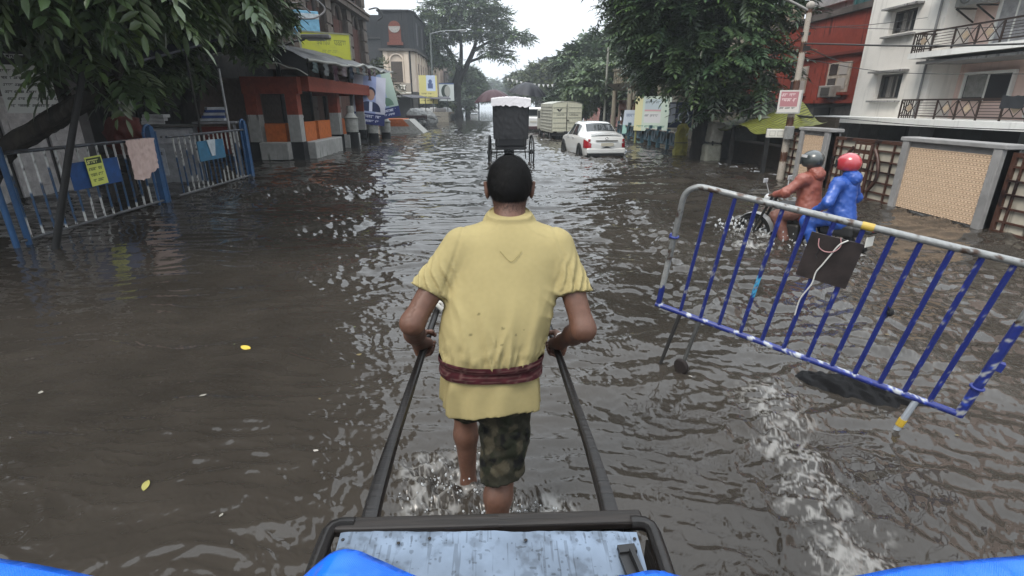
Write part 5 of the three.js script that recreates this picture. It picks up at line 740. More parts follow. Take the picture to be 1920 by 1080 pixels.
function gate(label, z0, z1, motif) { // z0 near end (larger z), faces the street (-x)
  const w = z0 - z1, h = 1.12, S = thing('steel_gate', label, 'gate', [7.12, -.03, (z0 + z1) / 2], -PI / 2); // local x runs along the wall
  part('backing_sheet', box(w - .06, h - .04, .012, 0, h / 2, -.02), sheetCream, S);
  for (const x of [-w / 2 + .03, w / 2 - .03]) part('stile', box(.06, h, .05, x, h / 2, 0), gateBrown, S);
  for (const y of [.03, h - .03]) part('rail', box(w, .06, .05, 0, y, .001), gateBrown, S);
  const rows = 6, fr = motif ? [.12, .35, .65, .88] : (() => { const o = []; let q = 0, i = 0; while (q < w - .3) { q += i++ % 2 ? .34 : .17; o.push(q / w); } return o; })();
  for (let i = 1; i < rows; i++) part('bar', box(w - .12, .026, .03, 0, h * i / rows, .012), gateBrown, S);
  for (const f of fr) for (let j = 0; j < rows; j++) part('bar', box(.026, h / rows - .026, .03, -w / 2 + w * f, h * (j + .5) / rows, .013), gateBrown, S);
  if (motif) {
    part('motif_plate', box(.5, .98, .03, -w * .02, h / 2, .03), gateBrown, S);
    for (let i = 0; i < 3; i++) for (let j = 0; j < 6; j++) part('motif_tile', rbox(.09, .09, .02, .008, -w * .02 + (i - 1) * .15, .14 + j * .165, .048), sheetCream, S);
    for (const s of [-1, 1]) part('sickle', tube([[s * .34, .2, .05], [s * .48, .4, .055], [s * .50, .58, .055], [s * .42, .8, .055], [s * .30, .95, .05]], .032, 8, 30), gateBrown, S);
  }
  return S;
}
gate('narrow brown gate leaf beside the lamp post', -11.95, -12.75, false);
gate('brown steel gate with a square motif and two sickle curves behind the motorcycle', -8.86, -10.75, true);
gate('brown grid gate at the right edge of the picture', -4.6, -6.92, false);
function wallPanel(label, z0, z1, h, hole) { const w = z0 - z1, S = thing('tiled_wall', label, 'wall', [7.12, -.1, (z0 + z1) / 2], -PI / 2); part('core', box(w, h, .2, 0, h / 2, -.04), concrete, S); part('tile_face', box(w - .26, h - .22, .02, 0, h / 2 + .02, .07), waveTile, S); part('coping', rbox(w + .1, .07, .32, .015, 0, h + .035, -.02), concrete, S); for (const s of [-1, 1]) part('pier', rbox(.14, h + .02, .26, .015, s * (w / 2 - .07), h / 2, 0), concrete, S); if (hole) part('letter_slot', box(.2, .2, .02, -.05, .62, .085), M([.02, .012, .01]), S); }
wallPanel('narrow tiled wall panel with a dark square hole behind the orange rider', -10.86, -11.9, 1.26, true);
wallPanel('wide tiled wall panel between the two large gates', -6.98, -8.8, 1.22, false);
wallPanel('tiled wall panel beyond the right edge gate', -2.6, -4.55, 1.22, false);
// ---- white apartment house
{ const S = thing('apartment_house', 'white and pink apartment house with iron balconies above the gates', 'building', [12, -.1, -11.6], 0);
  const white = M([.78, .75, .70], { rough: .85, map: 'paint' }), pink = M([.78, .59, .53], { rough: .85, map: 'paint' }), trim = M([.80, .80, .77], { rough: .7, map: 'paint' }), pane = M([.035, .036, .04], { rough: .08 }), mint = M([.6, .78, .68], { rough: .85, map: 'fine' });
  const lz = (z) => z + 11.6;
  // tower of plain white wall with two openings, built round the windows
  const wins = [[-16.75, -15.75, 3.80, 4.42], [-16.75, -15.72, 1.98, 2.68]]; const z0 = -17.7, z1 = -14.7, ys = [1.45, 1.98, 2.68, 3.80, 4.42, 8.5];
  const W = (y0, y1, a, b) => box2(0, .3, y0, y1, lz(a), lz(b));
  part('wall', merge([W(1.45, 1.98, z0, z1), W(2.68, 3.8, z0, z1), W(4.42, 8.5, z0, z1), W(1.98, 2.68, z0, -16.75), W(1.98, 2.68, -15.72, z1), W(3.8, 4.42, z0, -16.75), W(3.8, 4.42, -15.75, z1), box2(.3, 8, 1.45, 8.5, lz(z0), lz(z0) + .3), box2(0.3, .8, 1.45, 8.5, lz(z1) - .3, lz(z1))]), white, S);
  for (const [a, b, y0, y1] of wins) { const w = part('window', box2(.2, .24, y0, y1, lz(a), lz(b)), pane, S); part('frame', merge([box2(.13, .2, y0, y1, lz(a), lz(a) + .05), box2(.13, .2, y0, y1, lz(b) - .05, lz(b)), box2(.13, .2, y1 - .05, y1, lz(a) + .05, lz(b) - .05), box2(.13, .2, y0, y0 + .04, lz(a) + .05, lz(b) - .05), box2(.14, .2, y0 + .04, y1 - .05, lz((a + b) / 2) - .02, lz((a + b) / 2) + .02)]), M([.09, .085, .08], { rough: .5 }), w); part('curtain', gridSurf(20, 4, (u, v) => [.19 + .012 * sin(u * 26), mix(y0 + .04, y1 - .06, v), lz(mix(a + .25, (a + b) / 2 + .1, u))]), M([.30, .28, .26], { rough: .9 }), w); part('lintel', box2(-.22, .05, y1 + .05, y1 + .1, lz(a) - .2, lz(b) + .2), concrete, w); part('sill', box2(-.14, .05, y0 - .1, y0 - .05, lz(a) - .12, lz(b) + .12), concrete, w); }
  part('recessed_wall', box2(.8, 1.1, 1.45, 8.5, lz(-14.7), lz(-3)), pink, S);
  part('floor_slab', box2(-.9, 8, 1.27, 1.45, lz(-18.2), lz(-3)), trim, S); part('floor_slab', box2(-.62, .8, 2.98, 3.12, lz(-14.9), lz(-3)), trim, S); part('floor_slab', box2(-.62, .8, 4.9, 5.04, lz(-14.9), lz(-3)), trim, S);
  part('ground_floor_wall', box2(1.2, 1.5, 0, 1.27, lz(-17.8), lz(-3)), M([.12, .115, .11], { rough: .9, map: 'streak' }), S); for (const z of [-17.4, -14.4, -11.2, -8]) part('pillar', box2(-.3, .1, 0, 1.27, lz(z) - .2, lz(z) + .2), M([.3, .3, .29], { rough: .9, map: 'streak' }), S); part('garage_shutter', box2(1.1, 1.18, 0, 1.15, lz(-13.8), lz(-11.6)), M([.06, .05, .045]), S);
  part('sun_shade', box2(-.5, .82, 2.84, 2.9, lz(-14.7), lz(-3)), concrete, S);
  const openings = [[-14.35, -13.05, 1.9, 2.55, 'window'], [-12.4, -11.9, 1.5, 2.5, 'door'], [-11.75, -10.9, 1.85, 2.5, 'window'], [-13.9, -13.0, 3.15, 4.25, 'door'], [-11.9, -10.4, 3.5, 4.3, 'window'], [-9.6, -8.6, 1.85, 2.5, 'window'], [-9.3, -8.2, 3.5, 4.3, 'window']];
  for (const [a, b, y0, y1, k] of openings) { const w = part(k, box2(.74, .79, y0, y1, lz(a), lz(b)), k === 'door' ? M(y0 < 2 ? [.03, .03, .035] : [.42, .42, .44], { rough: .5, map: 'fine' }) : pane, S); part('frame', merge([box2(.70, .78, y0, y1, lz(a) - .07, lz(a)), box2(.70, .78, y0, y1, lz(b), lz(b) + .07), box2(.70, .78, y1, y1 + .07, lz(a) - .07, lz(b) + .07), box2(.72, .78, y0, y1, lz((a + b) / 2) - .02, lz((a + b) / 2) + .02)]), trim, w); if (k === 'window') part('blind', box2(.725, .735, y0 + (y1 - y0) * .15, y1, lz(a) + .04, lz((a + b) / 2) - .03), M([.33, .33, .32], { rough: .8, map: 'fine' }), w); }
  part('pilaster', box2(-.2, .8, 1.45, 2.9, lz(-9.8), lz(-9.45)), mint, S);
  const railM = M([.03, .018, .014], { rough: .5 });
  for (const [y, za, zb] of [[1.45, -14.75, -9.9], [3.12, -14.85, -6.5]]) {
    const bal = part('balcony_rail', merge([box2(-.60, -.56, y + .46, y + .5, lz(za), lz(zb)), box2(-.60, -.56, y + .06, y + .09, lz(za), lz(zb)), box2(-.58, .1, y + .46, y + .5, lz(za) - .02, lz(za) + .02)]), railM, S);
    const L = zb - za, n = Math.round(L / .62);
    for (let i = 0; i <= n; i++) part('upright', box2(-.595, -.565, y, y + .46, lz(za + L * i / n) - .018, lz(za + L * i / n) + .018), railM, bal);
    for (let i = 0; i < n; i++) { const a = lz(za + L * i / n) + .03, b = lz(za + L * (i + 1) / n) - .03, c = (a + b) / 2; if (i % 3 === 1) for (let k = 1; k < 6; k++) part('bar', box2(-.588, -.572, y + .07 + k * .065, y + .083 + k * .065, a, b), railM, bal); else { part('lattice', merge([beam([-.58, y + .1, a], [-.58, y + .44, c], .014, .014), beam([-.58, y + .44, c], [-.58, y + .1, b], .014, .014), beam([-.582, y + .44, a], [-.582, y + .1, c], .014, .014), beam([-.582, y + .1, c], [-.582, y + .44, b], .014, .014)]), railM, bal); part('diamond', box(.012, .15, .15, -.578, y + .27, c, 0, PI / 4), M([.36, .28, .2], { rough: .6 }), bal); } }
    for (let k = 0; k < 5; k++) part('scroll_bar', rod([-.5 + k * .06, y, lz(za)], [-.5 + k * .06, y + .47, lz(za)], .016), railM, bal);
  }
  part('pipe', rod([-.04, 1.45, lz(-14.9)], [-.04, 8, lz(-14.9)], .03), M([.2, .2, .2]), S); part('vent_row', merge([0, 1, 2].map((i) => box(.03, .05, .05, .79, 4.0 - i * .09, lz(-12.6)))), M([.1, .1, .1]), S); }
{ const A = thing('air_conditioner', 'white air conditioner unit on brackets under the top edge, right house', 'air conditioner', [12.4, 4.1, -14.3]); part('case', rbox(.45, .5, .85, .03, 0, .25, 0), M([.5, .5, .48], { rough: .5, map: 'streak' }), A); part('fan_grille', new THREE.TorusGeometry(.18, .02, 6, 24).rotateY(PI / 2).translate(-.23, .25, -.1), M([.15, .15, .15]), A); for (const q of [-.3, .3]) part('bracket', merge([beam([.3, -.03, q], [-.25, -.03, q], .03, .03), beam([.3, -.35, q], [-.25, -.03, q], .03, .03)]), iron, A); }
{ const g = gridSurf(16, 10, (u, v) => [11.4 - .035 + .02 * sin(u * 9) * v, 1.89 - .26 * v + .015 * N2(u * 3, v * 2), mix(-11.75, -11.2, u)]); solo('drying_cloth', g, M([.03, .032, .036], { rough: .9 }), 'dark cloth drying over the lower balcony rail', 'cloth'); }
// ---- red house
{ const S = thing('red_house', 'dark red house with cream window frames between the big tree and white house', 'building', [13, -.1, -23.4]);
  const red = M([.30, .05, .03], { rough: .85, map: 'streak', bump: 'rough', bs: .006 }), grey = M([.105, .10, .095], { rough: .95, map: 'blotch', bump: 'rough', bs: .02 }), cream = M([.42, .36, .30], { rough: .7, map: 'fine' }), lz = (z) => z + 23.4;
  part('wall', box2(0, 6, 1.9, 4.95, lz(-29), lz(-18.6)), red, S); part('base_wall', box2(.02, 6, 0, 1.9, lz(-29), lz(-18.6)), grey, S); part('string_course', box2(-.1, .2, 1.86, 1.98, lz(-29), lz(-18.55)), red, S); part('string_course', box2(-.1, .2, 3.55, 3.65, lz(-29), lz(-18.55)), M([.10, .02, .014], { rough: .9 }), S); part('parapet', box2(-.12, .2, 4.95, 5.15, lz(-29), lz(-18.55)), M([.12, .1, .09], { map: 'blotch' }), S);
  for (const [a, b, y0, y1] of [[-20.9, -19.6, 2.25, 3.3], [-23.4, -22.3, 2.25, 3.3], [-26.2, -25.0, 2.25, 3.3]]) { const w = part('window', box2(-.06, .02, y0, y1, lz(a), lz(b)), cream, S); const c = (lz(a) + lz(b)) / 2; for (const [dy, dz, k] of [[.62, -1, 1], [.62, 1, 0], [.12, -1, 1], [.12, 1, 0]]) part('pane', box2(-.08, -.055, y0 + dy, y0 + dy + .38, c + dz * .29 - .23, c + dz * .29 + .23), k ? M([.03, .02, .02], { rough: .2 }) : M([.3, .27, .25], { rough: .4 }), w); part('sill', box2(-.2, .02, y0 - .1, y0, lz(a) - .1, lz(b) + .1), red, w); }
  part('doorway', box2(-.03, .02, 0, 1.7, lz(-21.4), lz(-20.4)), M([.02, .02, .02]), S); }
{ const A = thing('air_conditioner', 'cream window air conditioner below the red house window', 'air conditioner', [12.82, 1.98, -20.3]); part('case', rbox(.5, .42, .8, .03, 0, .2, 0), M([.42, .38, .34], { rough: .6, map: 'streak' }), A); part('grille', box(.02, .28, .5, -.26, .2, .05), M([.06, .055, .05]), A); }
{ const S = thing('roof_shed', 'teal metal rooftop shed on the red house', 'shed', [14.4, 4.9, -20.2]); part('panel_wall', box(1.6, 2.2, 2.0, 0, 1.1, 0), M([.02, .10, .10], { rough: .6, map: 'streak' }), S); for (let i = 0; i < 5; i++) part('rib', box(.04, 2.2, .05, -.82, 1.1, -.8 + i * .4), M([.02, .08, .08]), S); part('roof', box(2, .08, 2.4, 0, 2.25, 0), plain([.2, .2, .2]), S); }
{ const S = thing('grey_block', 'grey unfinished block rising behind the red house', 'building', [19, -.1, -24]); part('wall', box(6, 9.5, 9, 0, 4.75, 0), concrete, S); part('slab', box(6.6, .25, 9.6, 0, 6.3, 0), concrete, S); for (const z of [-2.5, 1.5]) part('window', box(.1, 1.3, 1.2, -3.02, 7.8, z), M([.03, .03, .03]), S); }
// ---- lamp post with cables and a small sign
{ const S = thing('street_lamp', 'cream street lamp post on the right pavement with a long arm over the road', 'street lamp', [7.0, -.1, -12.4]);
  part('pole', merge([rod([0, 0, 0], [0, 2.0, 0], .085, .075, 12), rod([0, 2.0, 0], [0, 3.85, 0], .07, .055, 12)]), M([.42, .37, .31], { rough: .6, map: 'rust' }), S); part('cap', new THREE.SphereGeometry(.09, 12, 8).translate(0, 3.86, 0), plain([.4, .37, .33]), S); part('arm', tube([[0, 3.75, 0], [-.5, 3.95, 0], [-1.2, 4.15, .05]], .028), plain([.35, .34, .32]), S); lampHead(S, -1.5, 4.2, .06, 0, .6, plain([.4, .4, .4]));
  part('cable_clamp', merge([box(.2, .06, .06, 0, 3.3, 0), box(.16, .1, .1, .05, 3.0, .02)]), iron, S); part('junction_box', rbox(.18, .3, .14, .02, -.04, 1.18, .1), plain([.3, .3, .29]), S); }
{ const m = canvasMat(128, 128, (g, W, H) => { g.fillStyle = '#b9b4ae'; g.fillRect(0, 0, W, H); g.fillStyle = '#9c6a6e'; g.fillRect(10, 8, W - 26, H * .68); scrawl(g, 18, 20, 84, 18, 90, '#d8c8c6'); scrawl(g, 18, 48, 84, 18, 91, '#d8c8c6'); scrawl(g, 14, 98, 90, 12, 93, '#3c3a38'); });
  const S = thing('pole_sign', 'small square pink and white sign fixed on the cream lamp post', 'sign', [6.84, 1.78, -12.3], -.35); part('board', keepUV(box(.46, .48, .04)), m, S); part('frame', merge([box(.03, .5, .06, .24, 0, 0), box(.5, .03, .06, 0, -.255, 0)]), plain([.4, .4, .38]), S); }
{ const m = canvasMat(128, 64, (g, W, H) => { g.fillStyle = '#bdbab0'; g.fillRect(0, 0, W, H); g.strokeStyle = '#8b8880'; g.lineWidth = 3; g.strokeRect(20, 14, 36, 36); g.strokeRect(74, 14, 36, 36); }); const o = solo('meter_box', keepUV(rbox(.42, .2, .1, .015)), m, 'pale two-door meter box on the lamp post beside the striped awning', 'meter box', [6.76, 1.06, -12.5], -.3); }
const wireM = M([.012, .012, .012], { rough: .6 });
[['thick black cable sagging past the white house at balcony height', [[6.95, 3.0, -12.4], [8.5, 2.74, -10.2], [10, 2.66, -8.0], [11.5, 2.75, -5.5]], .018], ['thin cable from the lamp post to the upper white wall', [[6.95, 3.3, -12.4], [9, 3.5, -13.2], [11.9, 3.95, -15.2]], .007], ['thin cable from the lamp post to the lower balcony', [[6.95, 2.7, -12.4], [9, 2.4, -12.2], [11.4, 2.3, -11.0]], .007], ['cable running back from the lamp post past the red house', [[7.0, 3.2, -12.4], [7.6, 2.95, -15], [8.4, 3.2, -19], [9, 3.6, -26]], .012], ['cable crossing in front of the red house windows', [[7.0, 2.95, -12.4], [9.5, 2.85, -15], [12.8, 3.1, -19.2]], .012], ['looped slack cable below the small pink sign', [[7.0, 1.95, -12.4], [6.4, 1.62, -13.2], [6.2, 1.5, -14], [6.6, 1.9, -16]], .014], ['cable along the slab edge of the white house', [[11.0, 1.32, -17], [11.0, 1.2, -13], [11.0, 1.25, -8]], .01], ['thin cable from the lamp post towards the edge of the street', [[7, 3.35, -12.4], [8.4, 3.0, -10], [10.5, 2.9, -6.5]], .006]].forEach(([l, p, r]) => solo('overhead_cable', tube(p, r, 5, 40), wireM, l, 'cable', [0, 0, 0], 0, 'overhead cables on the right'));
// ---- stall with a torn yellow awning
{ const S = thing('tarp_stall', 'dark street stall under a torn yellow striped awning', 'stall', [7.9, -.1, -15.4]);
  const yel = tex(128, .5, (u, v) => { const s = abs((v * 6) % 1 - .5) < .2; const n = .8 + .25 * fA(u, v, 8, 3); return s ? [.34 * n, .36 * n, .16 * n] : [.66 * n, .68 * n, .30 * n]; }); const ym = M([.42, .42, .3], { rough: .6 }); ym.map = yel;
  part('awning', gridSurf(40, 16, (u, v) => { const z = mix(2.1, -1.9, u), peak = .42 * exp(-(((u - .35) / .18) ** 2)); return [mix(-.95, .6, v), 1.1 + .28 * v + peak * (.3 + .7 * v) - .05 * sin(u * 12) + .03 * N2(u * 7, v * 5) + .1 * u * v, z]; }), ym, S);
  part('torn_flap', gridSurf(10, 14, (u, v) => [mix(-.5, .4, u) + .1 * v, 1.45 + .35 * v - .25 * v * v + .1 * u, mix(.9, -.7, v) + .1 * u]), M([.30, .31, .24], { rough: .7, map: 'fine' }), S);
  part('back_wall', box(.1, 1.5, 4, .9, .75, 0), M([.09, .075, .06], { map: 'wood' }), S); for (const z of [-1.85, 0, 2.0]) part('post', box(.09, 1.25, .09, -.85, .62, z), M([.05, .05, .05], { rough: .8, map: 'wood' }), S); part('counter', rbox(.6, .7, 3.4, .03, .3, .35, 0), M([.10, .07, .05], { map: 'wood' }), S); part('ridge_pole', rod([.3, 1.5, 1.9], [.3, 1.6, -1.9], .03), iron, S); part('side_cover', box(1.6, 1.2, .06, .1, .6, -1.95), M([.08, .08, .075], { map: 'fine' }), S); }
{ const S = thing('plastic_drums', 'stacked pale plastic drums at the left end of the yellow awning stall', 'drums', [6.95, -.1, -16.6]); part('upper_drum', rbox(.42, .62, .4, .06, .06, .98, 0, .1, 0, -.08), M([.42, .40, .34], { rough: .6, map: 'fine' }), S); part('lower_drum', rbox(.52, .62, .48, .08, 0, .32, 0), M([.36, .35, .28], { rough: .6, map: 'fine' }), S); part('spout', rod([-.05, .6, .2], [-.1, .72, .28], .03), blackM, S); }
solo('white_plank', box(.1, .85, .04, 0, .42, 0, .2, 0, -.16), M([.55, .55, .52], { rough: .7, map: 'fine' }), 'narrow white plank leaning by the trunk of the big right tree', 'plank', [6.9, .1, -17.2]);
{ const S = thing('wrapped_post', 'post wrapped in dull yellow-green cloth at the water edge', 'post', [6.62, -.1, -18.5]); part('wrapping', nets((x, y, z) => capsule([0, .0, 0], [.02, 1.0, 0], .24, .2)(x, y, z) + .03 * N3(x * 6, y * 3, z * 6) + .02 * N3(x * 14, y * 5, z * 14), [-.35, -.3, -.35], [.35, 1.3, .35], .025), M([.22, .2, .05], { rough: .9 }), S); part('rope', new THREE.TorusGeometry(.215, .02, 6, 20).rotateX(PI / 2).translate(.01, .55, 0), M([.1, .09, .05]), S); part('post', rod([.02, 1, 0], [.02, 1.7, 0], .06), M([.14, .12, .08], { map: 'wood' }), S); }
{ const mk = (g, W, H) => { g.fillStyle = '#b6c4b8'; g.fillRect(0, 0, W, H); g.fillStyle = '#c8c49a'; g.fillRect(0, 0, W * .22, H); g.fillStyle = '#a9b6bd'; g.fillRect(W * .28, H * .08, W * .46, H * .3); g.fillStyle = '#b98f96'; g.fillRect(W * .28, H * .38, W * .46, H * .05); g.fillStyle = '#c3c4c6'; g.fillRect(W * .28, H * .46, W * .46, H * .3); scrawl(g, W * .3, H * .14, W * .4, H * .07, 100, '#5f6b6c'); scrawl(g, W * .3, H * .52, W * .4, H * .07, 101, '#6a6f72'); scrawl(g, W * .08, H * .84, W * .8, H * .07, 102, '#4d7a6a'); g.fillStyle = '#3e5a50'; for (let i = 0; i < 3; i++) { g.beginPath(); g.arc(W * .87, H * (.12 + i * .15), 7, 0, 7); g.fill(); } };
  const S = thing('hoarding', 'large pale printed hoarding board above the blue railing', 'hoarding', [7.25, -.1, -24.3], -.75); part('panel', keepUV(box(1.75, 1.5, .06, 0, 1.42, 0)), canvasMat(256, 224, mk), S); for (const x of [-.8, .8]) part('post', rod([x, 0, -.06], [x, 2.2, -.06], .05), plain([.3, .3, .12]), S);
  const P = thing('hoarding', 'small pale blue leaning board left of the large hoarding', 'board', [7.4, -.1, -28], -.7); part('panel', keepUV(box(1.2, 1.2, .05, 0, .95, 0, 0, -.12)), canvasMat(128, 128, (g, W, H) => { g.fillStyle = '#aeb9c4'; g.fillRect(0, 0, W, H); scrawl(g, 14, 20, 90, 18, 104, '#66738a'); g.fillStyle = '#8fb8b0'; g.fillRect(0, 80, W, 48); }), P); part('stand', merge([rod([-.5, 0, -.1], [-.5, 1.5, -.1], .03), rod([.5, 0, -.1], [.5, 1.5, -.1], .03)]), iron, P);
  const N = thing('poster_board', 'navy and white poster board with a ring emblem by the wrapped post', 'poster', [6.9, -.1, -19.6], -.5); part('panel', keepUV(box(.85, .95, .04, 0, 1.42, 0)), canvasMat(160, 180, (g, W, H) => { g.fillStyle = '#29344f'; g.fillRect(0, 0, W, H); g.fillStyle = '#b9bfca'; g.fillRect(0, 10, W * .28, H * .7); g.strokeStyle = '#c6ccd6'; g.lineWidth = 9; g.beginPath(); g.arc(W * .64, H * .55, W * .22, 0, 7); g.stroke(); scrawl(g, W * .36, H * .12, W * .5, H * .12, 106, '#c6ccd6'); g.fillStyle = '#b9b4a4'; g.fillRect(0, H * .94, W, H * .06); }), N); part('post', rod([0, 0, -.05], [0, 1.9, -.05], .05), iron, N); }
const rail2 = (z, label) => { const S = thing('kerb_railing', label, 'railing', [7.05, -.1, z], 0, 'teal railings along the right kerb'); const m = M([.03, .10, .14], { rough: .6, map: 'rust' }); part('top_rail', rod([0, .78, -1.2], [0, .78, 1.2], .03), M([.4, .4, .38], { map: 'rust' }), S); part('bottom_rail', rod([0, .3, -1.2], [0, .3, 1.2], .025), m, S); for (let i = 0; i < 3; i++) part('post', box(.12, .95, .12, 0, .47, -1.2 + i * 1.2), m, S); for (let i = 0; i < 2; i++) part('ring', new THREE.TorusGeometry(.2, .025, 6, 20).rotateY(PI / 2).translate(0, .54, -.6 + i * 1.2), m, S); part('panel', box(.03, .5, 2.3, .05, .5, 0), M([.16, .2, .24], { rough: .8, map: 'streak' }), S); };
rail2(-21.2, 'teal railing bay nearest the wrapped post'); rail2(-23.7, 'teal railing bay under the large hoarding'); rail2(-26.2, 'teal railing bay between the two printed boards'); rail2(-28.7, 'farthest teal railing bay, by the small red stall');
{ const S = thing('red_stall', 'small red-brown wooden stall on the far right pavement', 'stall', [9.2, -.1, -35]); const br = plain([.14, .05, .03]); part('back', box(.1, 2.0, 3.6, .9, 1, 0), M([.12, .06, .045], { map: 'wood' }), S); part('roof', box(2.0, .08, 4.2, .2, 2.06, 0), plain([.1, .06, .05]), S); part('fascia', box(.12, .55, 4, -.5, 1.75, 0), br, S); for (const z of [-1.9, 0, 1.9]) part('post', box(.14, 1.9, .14, -.5, .95, z), z ? plain([.45, .36, .28]) : br, S); part('counter', box(.5, .8, 3.4, -.3, .4, 0), br, S); }
{ const S = thing('balcony_house', 'cream old house with a rounded balcony canopy behind the small red stall', 'building', [12.6, -.1, -34]); const cr = plaster([.40, .36, .28]); part('wall', box(6, 6.5, 12, 0, 3.25, 0), cr, S); part('balcony_slab', new THREE.CylinderGeometry(2.4, 1.9, .35, 24, 1, false, PI, PI).translate(-3, 2.85, 0), cr, S); part('balcony_wall', box(.2, .9, 4.6, -5.1 + 2, 3.5, 0), cr, S); for (let i = 0; i < 9; i++) part('baluster', rod([-4.6, 3.0, -2 + i * .5], [-4.6, 3.9, -2 + i * .5], .05), cr, S); part('top_rail', box(.18, .12, 4.6, -4.6, 3.95, 0), cr, S); for (const z of [-3.5, 3.5]) { const w = part('window', box(.1, 1.5, 1, -3.02, 4.2, z), M([.04, .035, .03]), S); part('hood', box(.5, .1, 1.4, -3.2, 5.05, z), cr, w); } part('column', rod([-4.5, 0, 2], [-4.5, 2.7, 2], .18, .15, 14), cr, S); part('column', rod([-4.5, 0, -2], [-4.5, 2.7, -2], .18, .15, 14), cr, S); }
{ const S = thing('utility_pole', 'pale utility pole with a crossbar before the balcony house', 'pole', [8.1, -.1, -39]); part('pole', rod([0, 0, 0], [0, 5.6, 0], .1, .07, 10), plain([.3, .3, .26]), S); part('stay', rod([0, 3.2, 0], [1.4, 2.5, 0], .05), plain([.28, .28, .25]), S); part('short_pole', rod([1.4, 0, 0], [1.4, 3.9, 0], .07), plain([.28, .28, .25]), S); }
{ const S = thing('pink_tower', 'distant pink-red building with a roof mast above the right-hand trees', 'building', [25, -.1, -124]); part('wall', box(7, 13.6, 8, 0, 6.8, 0), plaster([.46, .20, .16]), S); part('roof_room', box(3, 2, 3, -.5, 14.6, 0), plaster([.42, .19, .15]), S); part('mast', rod([-2.4, 13.6, 3], [-2.4, 19, 3], .1), iron, S); for (const x of [-2, 1]) for (const y of [8.5, 11.5]) part('window', box(1.1, 1.4, .1, x, y, 4.02), M([.05, .05, .05]), S); }
{ const S = thing('grey_roof_house', 'distant grey-roofed house among the right-hand trees', 'building', [11.5, -.1, -100]); part('wall', box(6, 8.6, 8, 0, 4.3, 0), plaster([.25, .25, .26]), S); part('roof', prism([[-3.4, 0], [3.4, 0], [2.6, 1.0], [-2.6, 1.0]], 8.6).translate(0, 8.6, 0), plain([.08, .085, .10]), S); part('window', box(1, 1.3, .1, 0, 6.5, 4.02), M([.05, .05, .05]), S); }
{ const F = thing('flag_string', 'string of small white pennants across the street before the right-hand trees', 'pennants', [0, 0, 0]); const at = (t) => [mix(1.6, 13, t), 5.0 - 1.0 * sin(PI * t) + .4 * t, -70]; part('string', tube([0, .25, .5, .75, 1].map(at), .015, 4, 30), wireM, F); for (let i = 0; i < 20; i++) { const p = at((i + .5) / 20); part('pennant', prism([[-.16, 0], [.16, 0], [0, -.4]], .01).translate(p[0], p[1], p[2]), M([.6, .6, .58]), F); } }
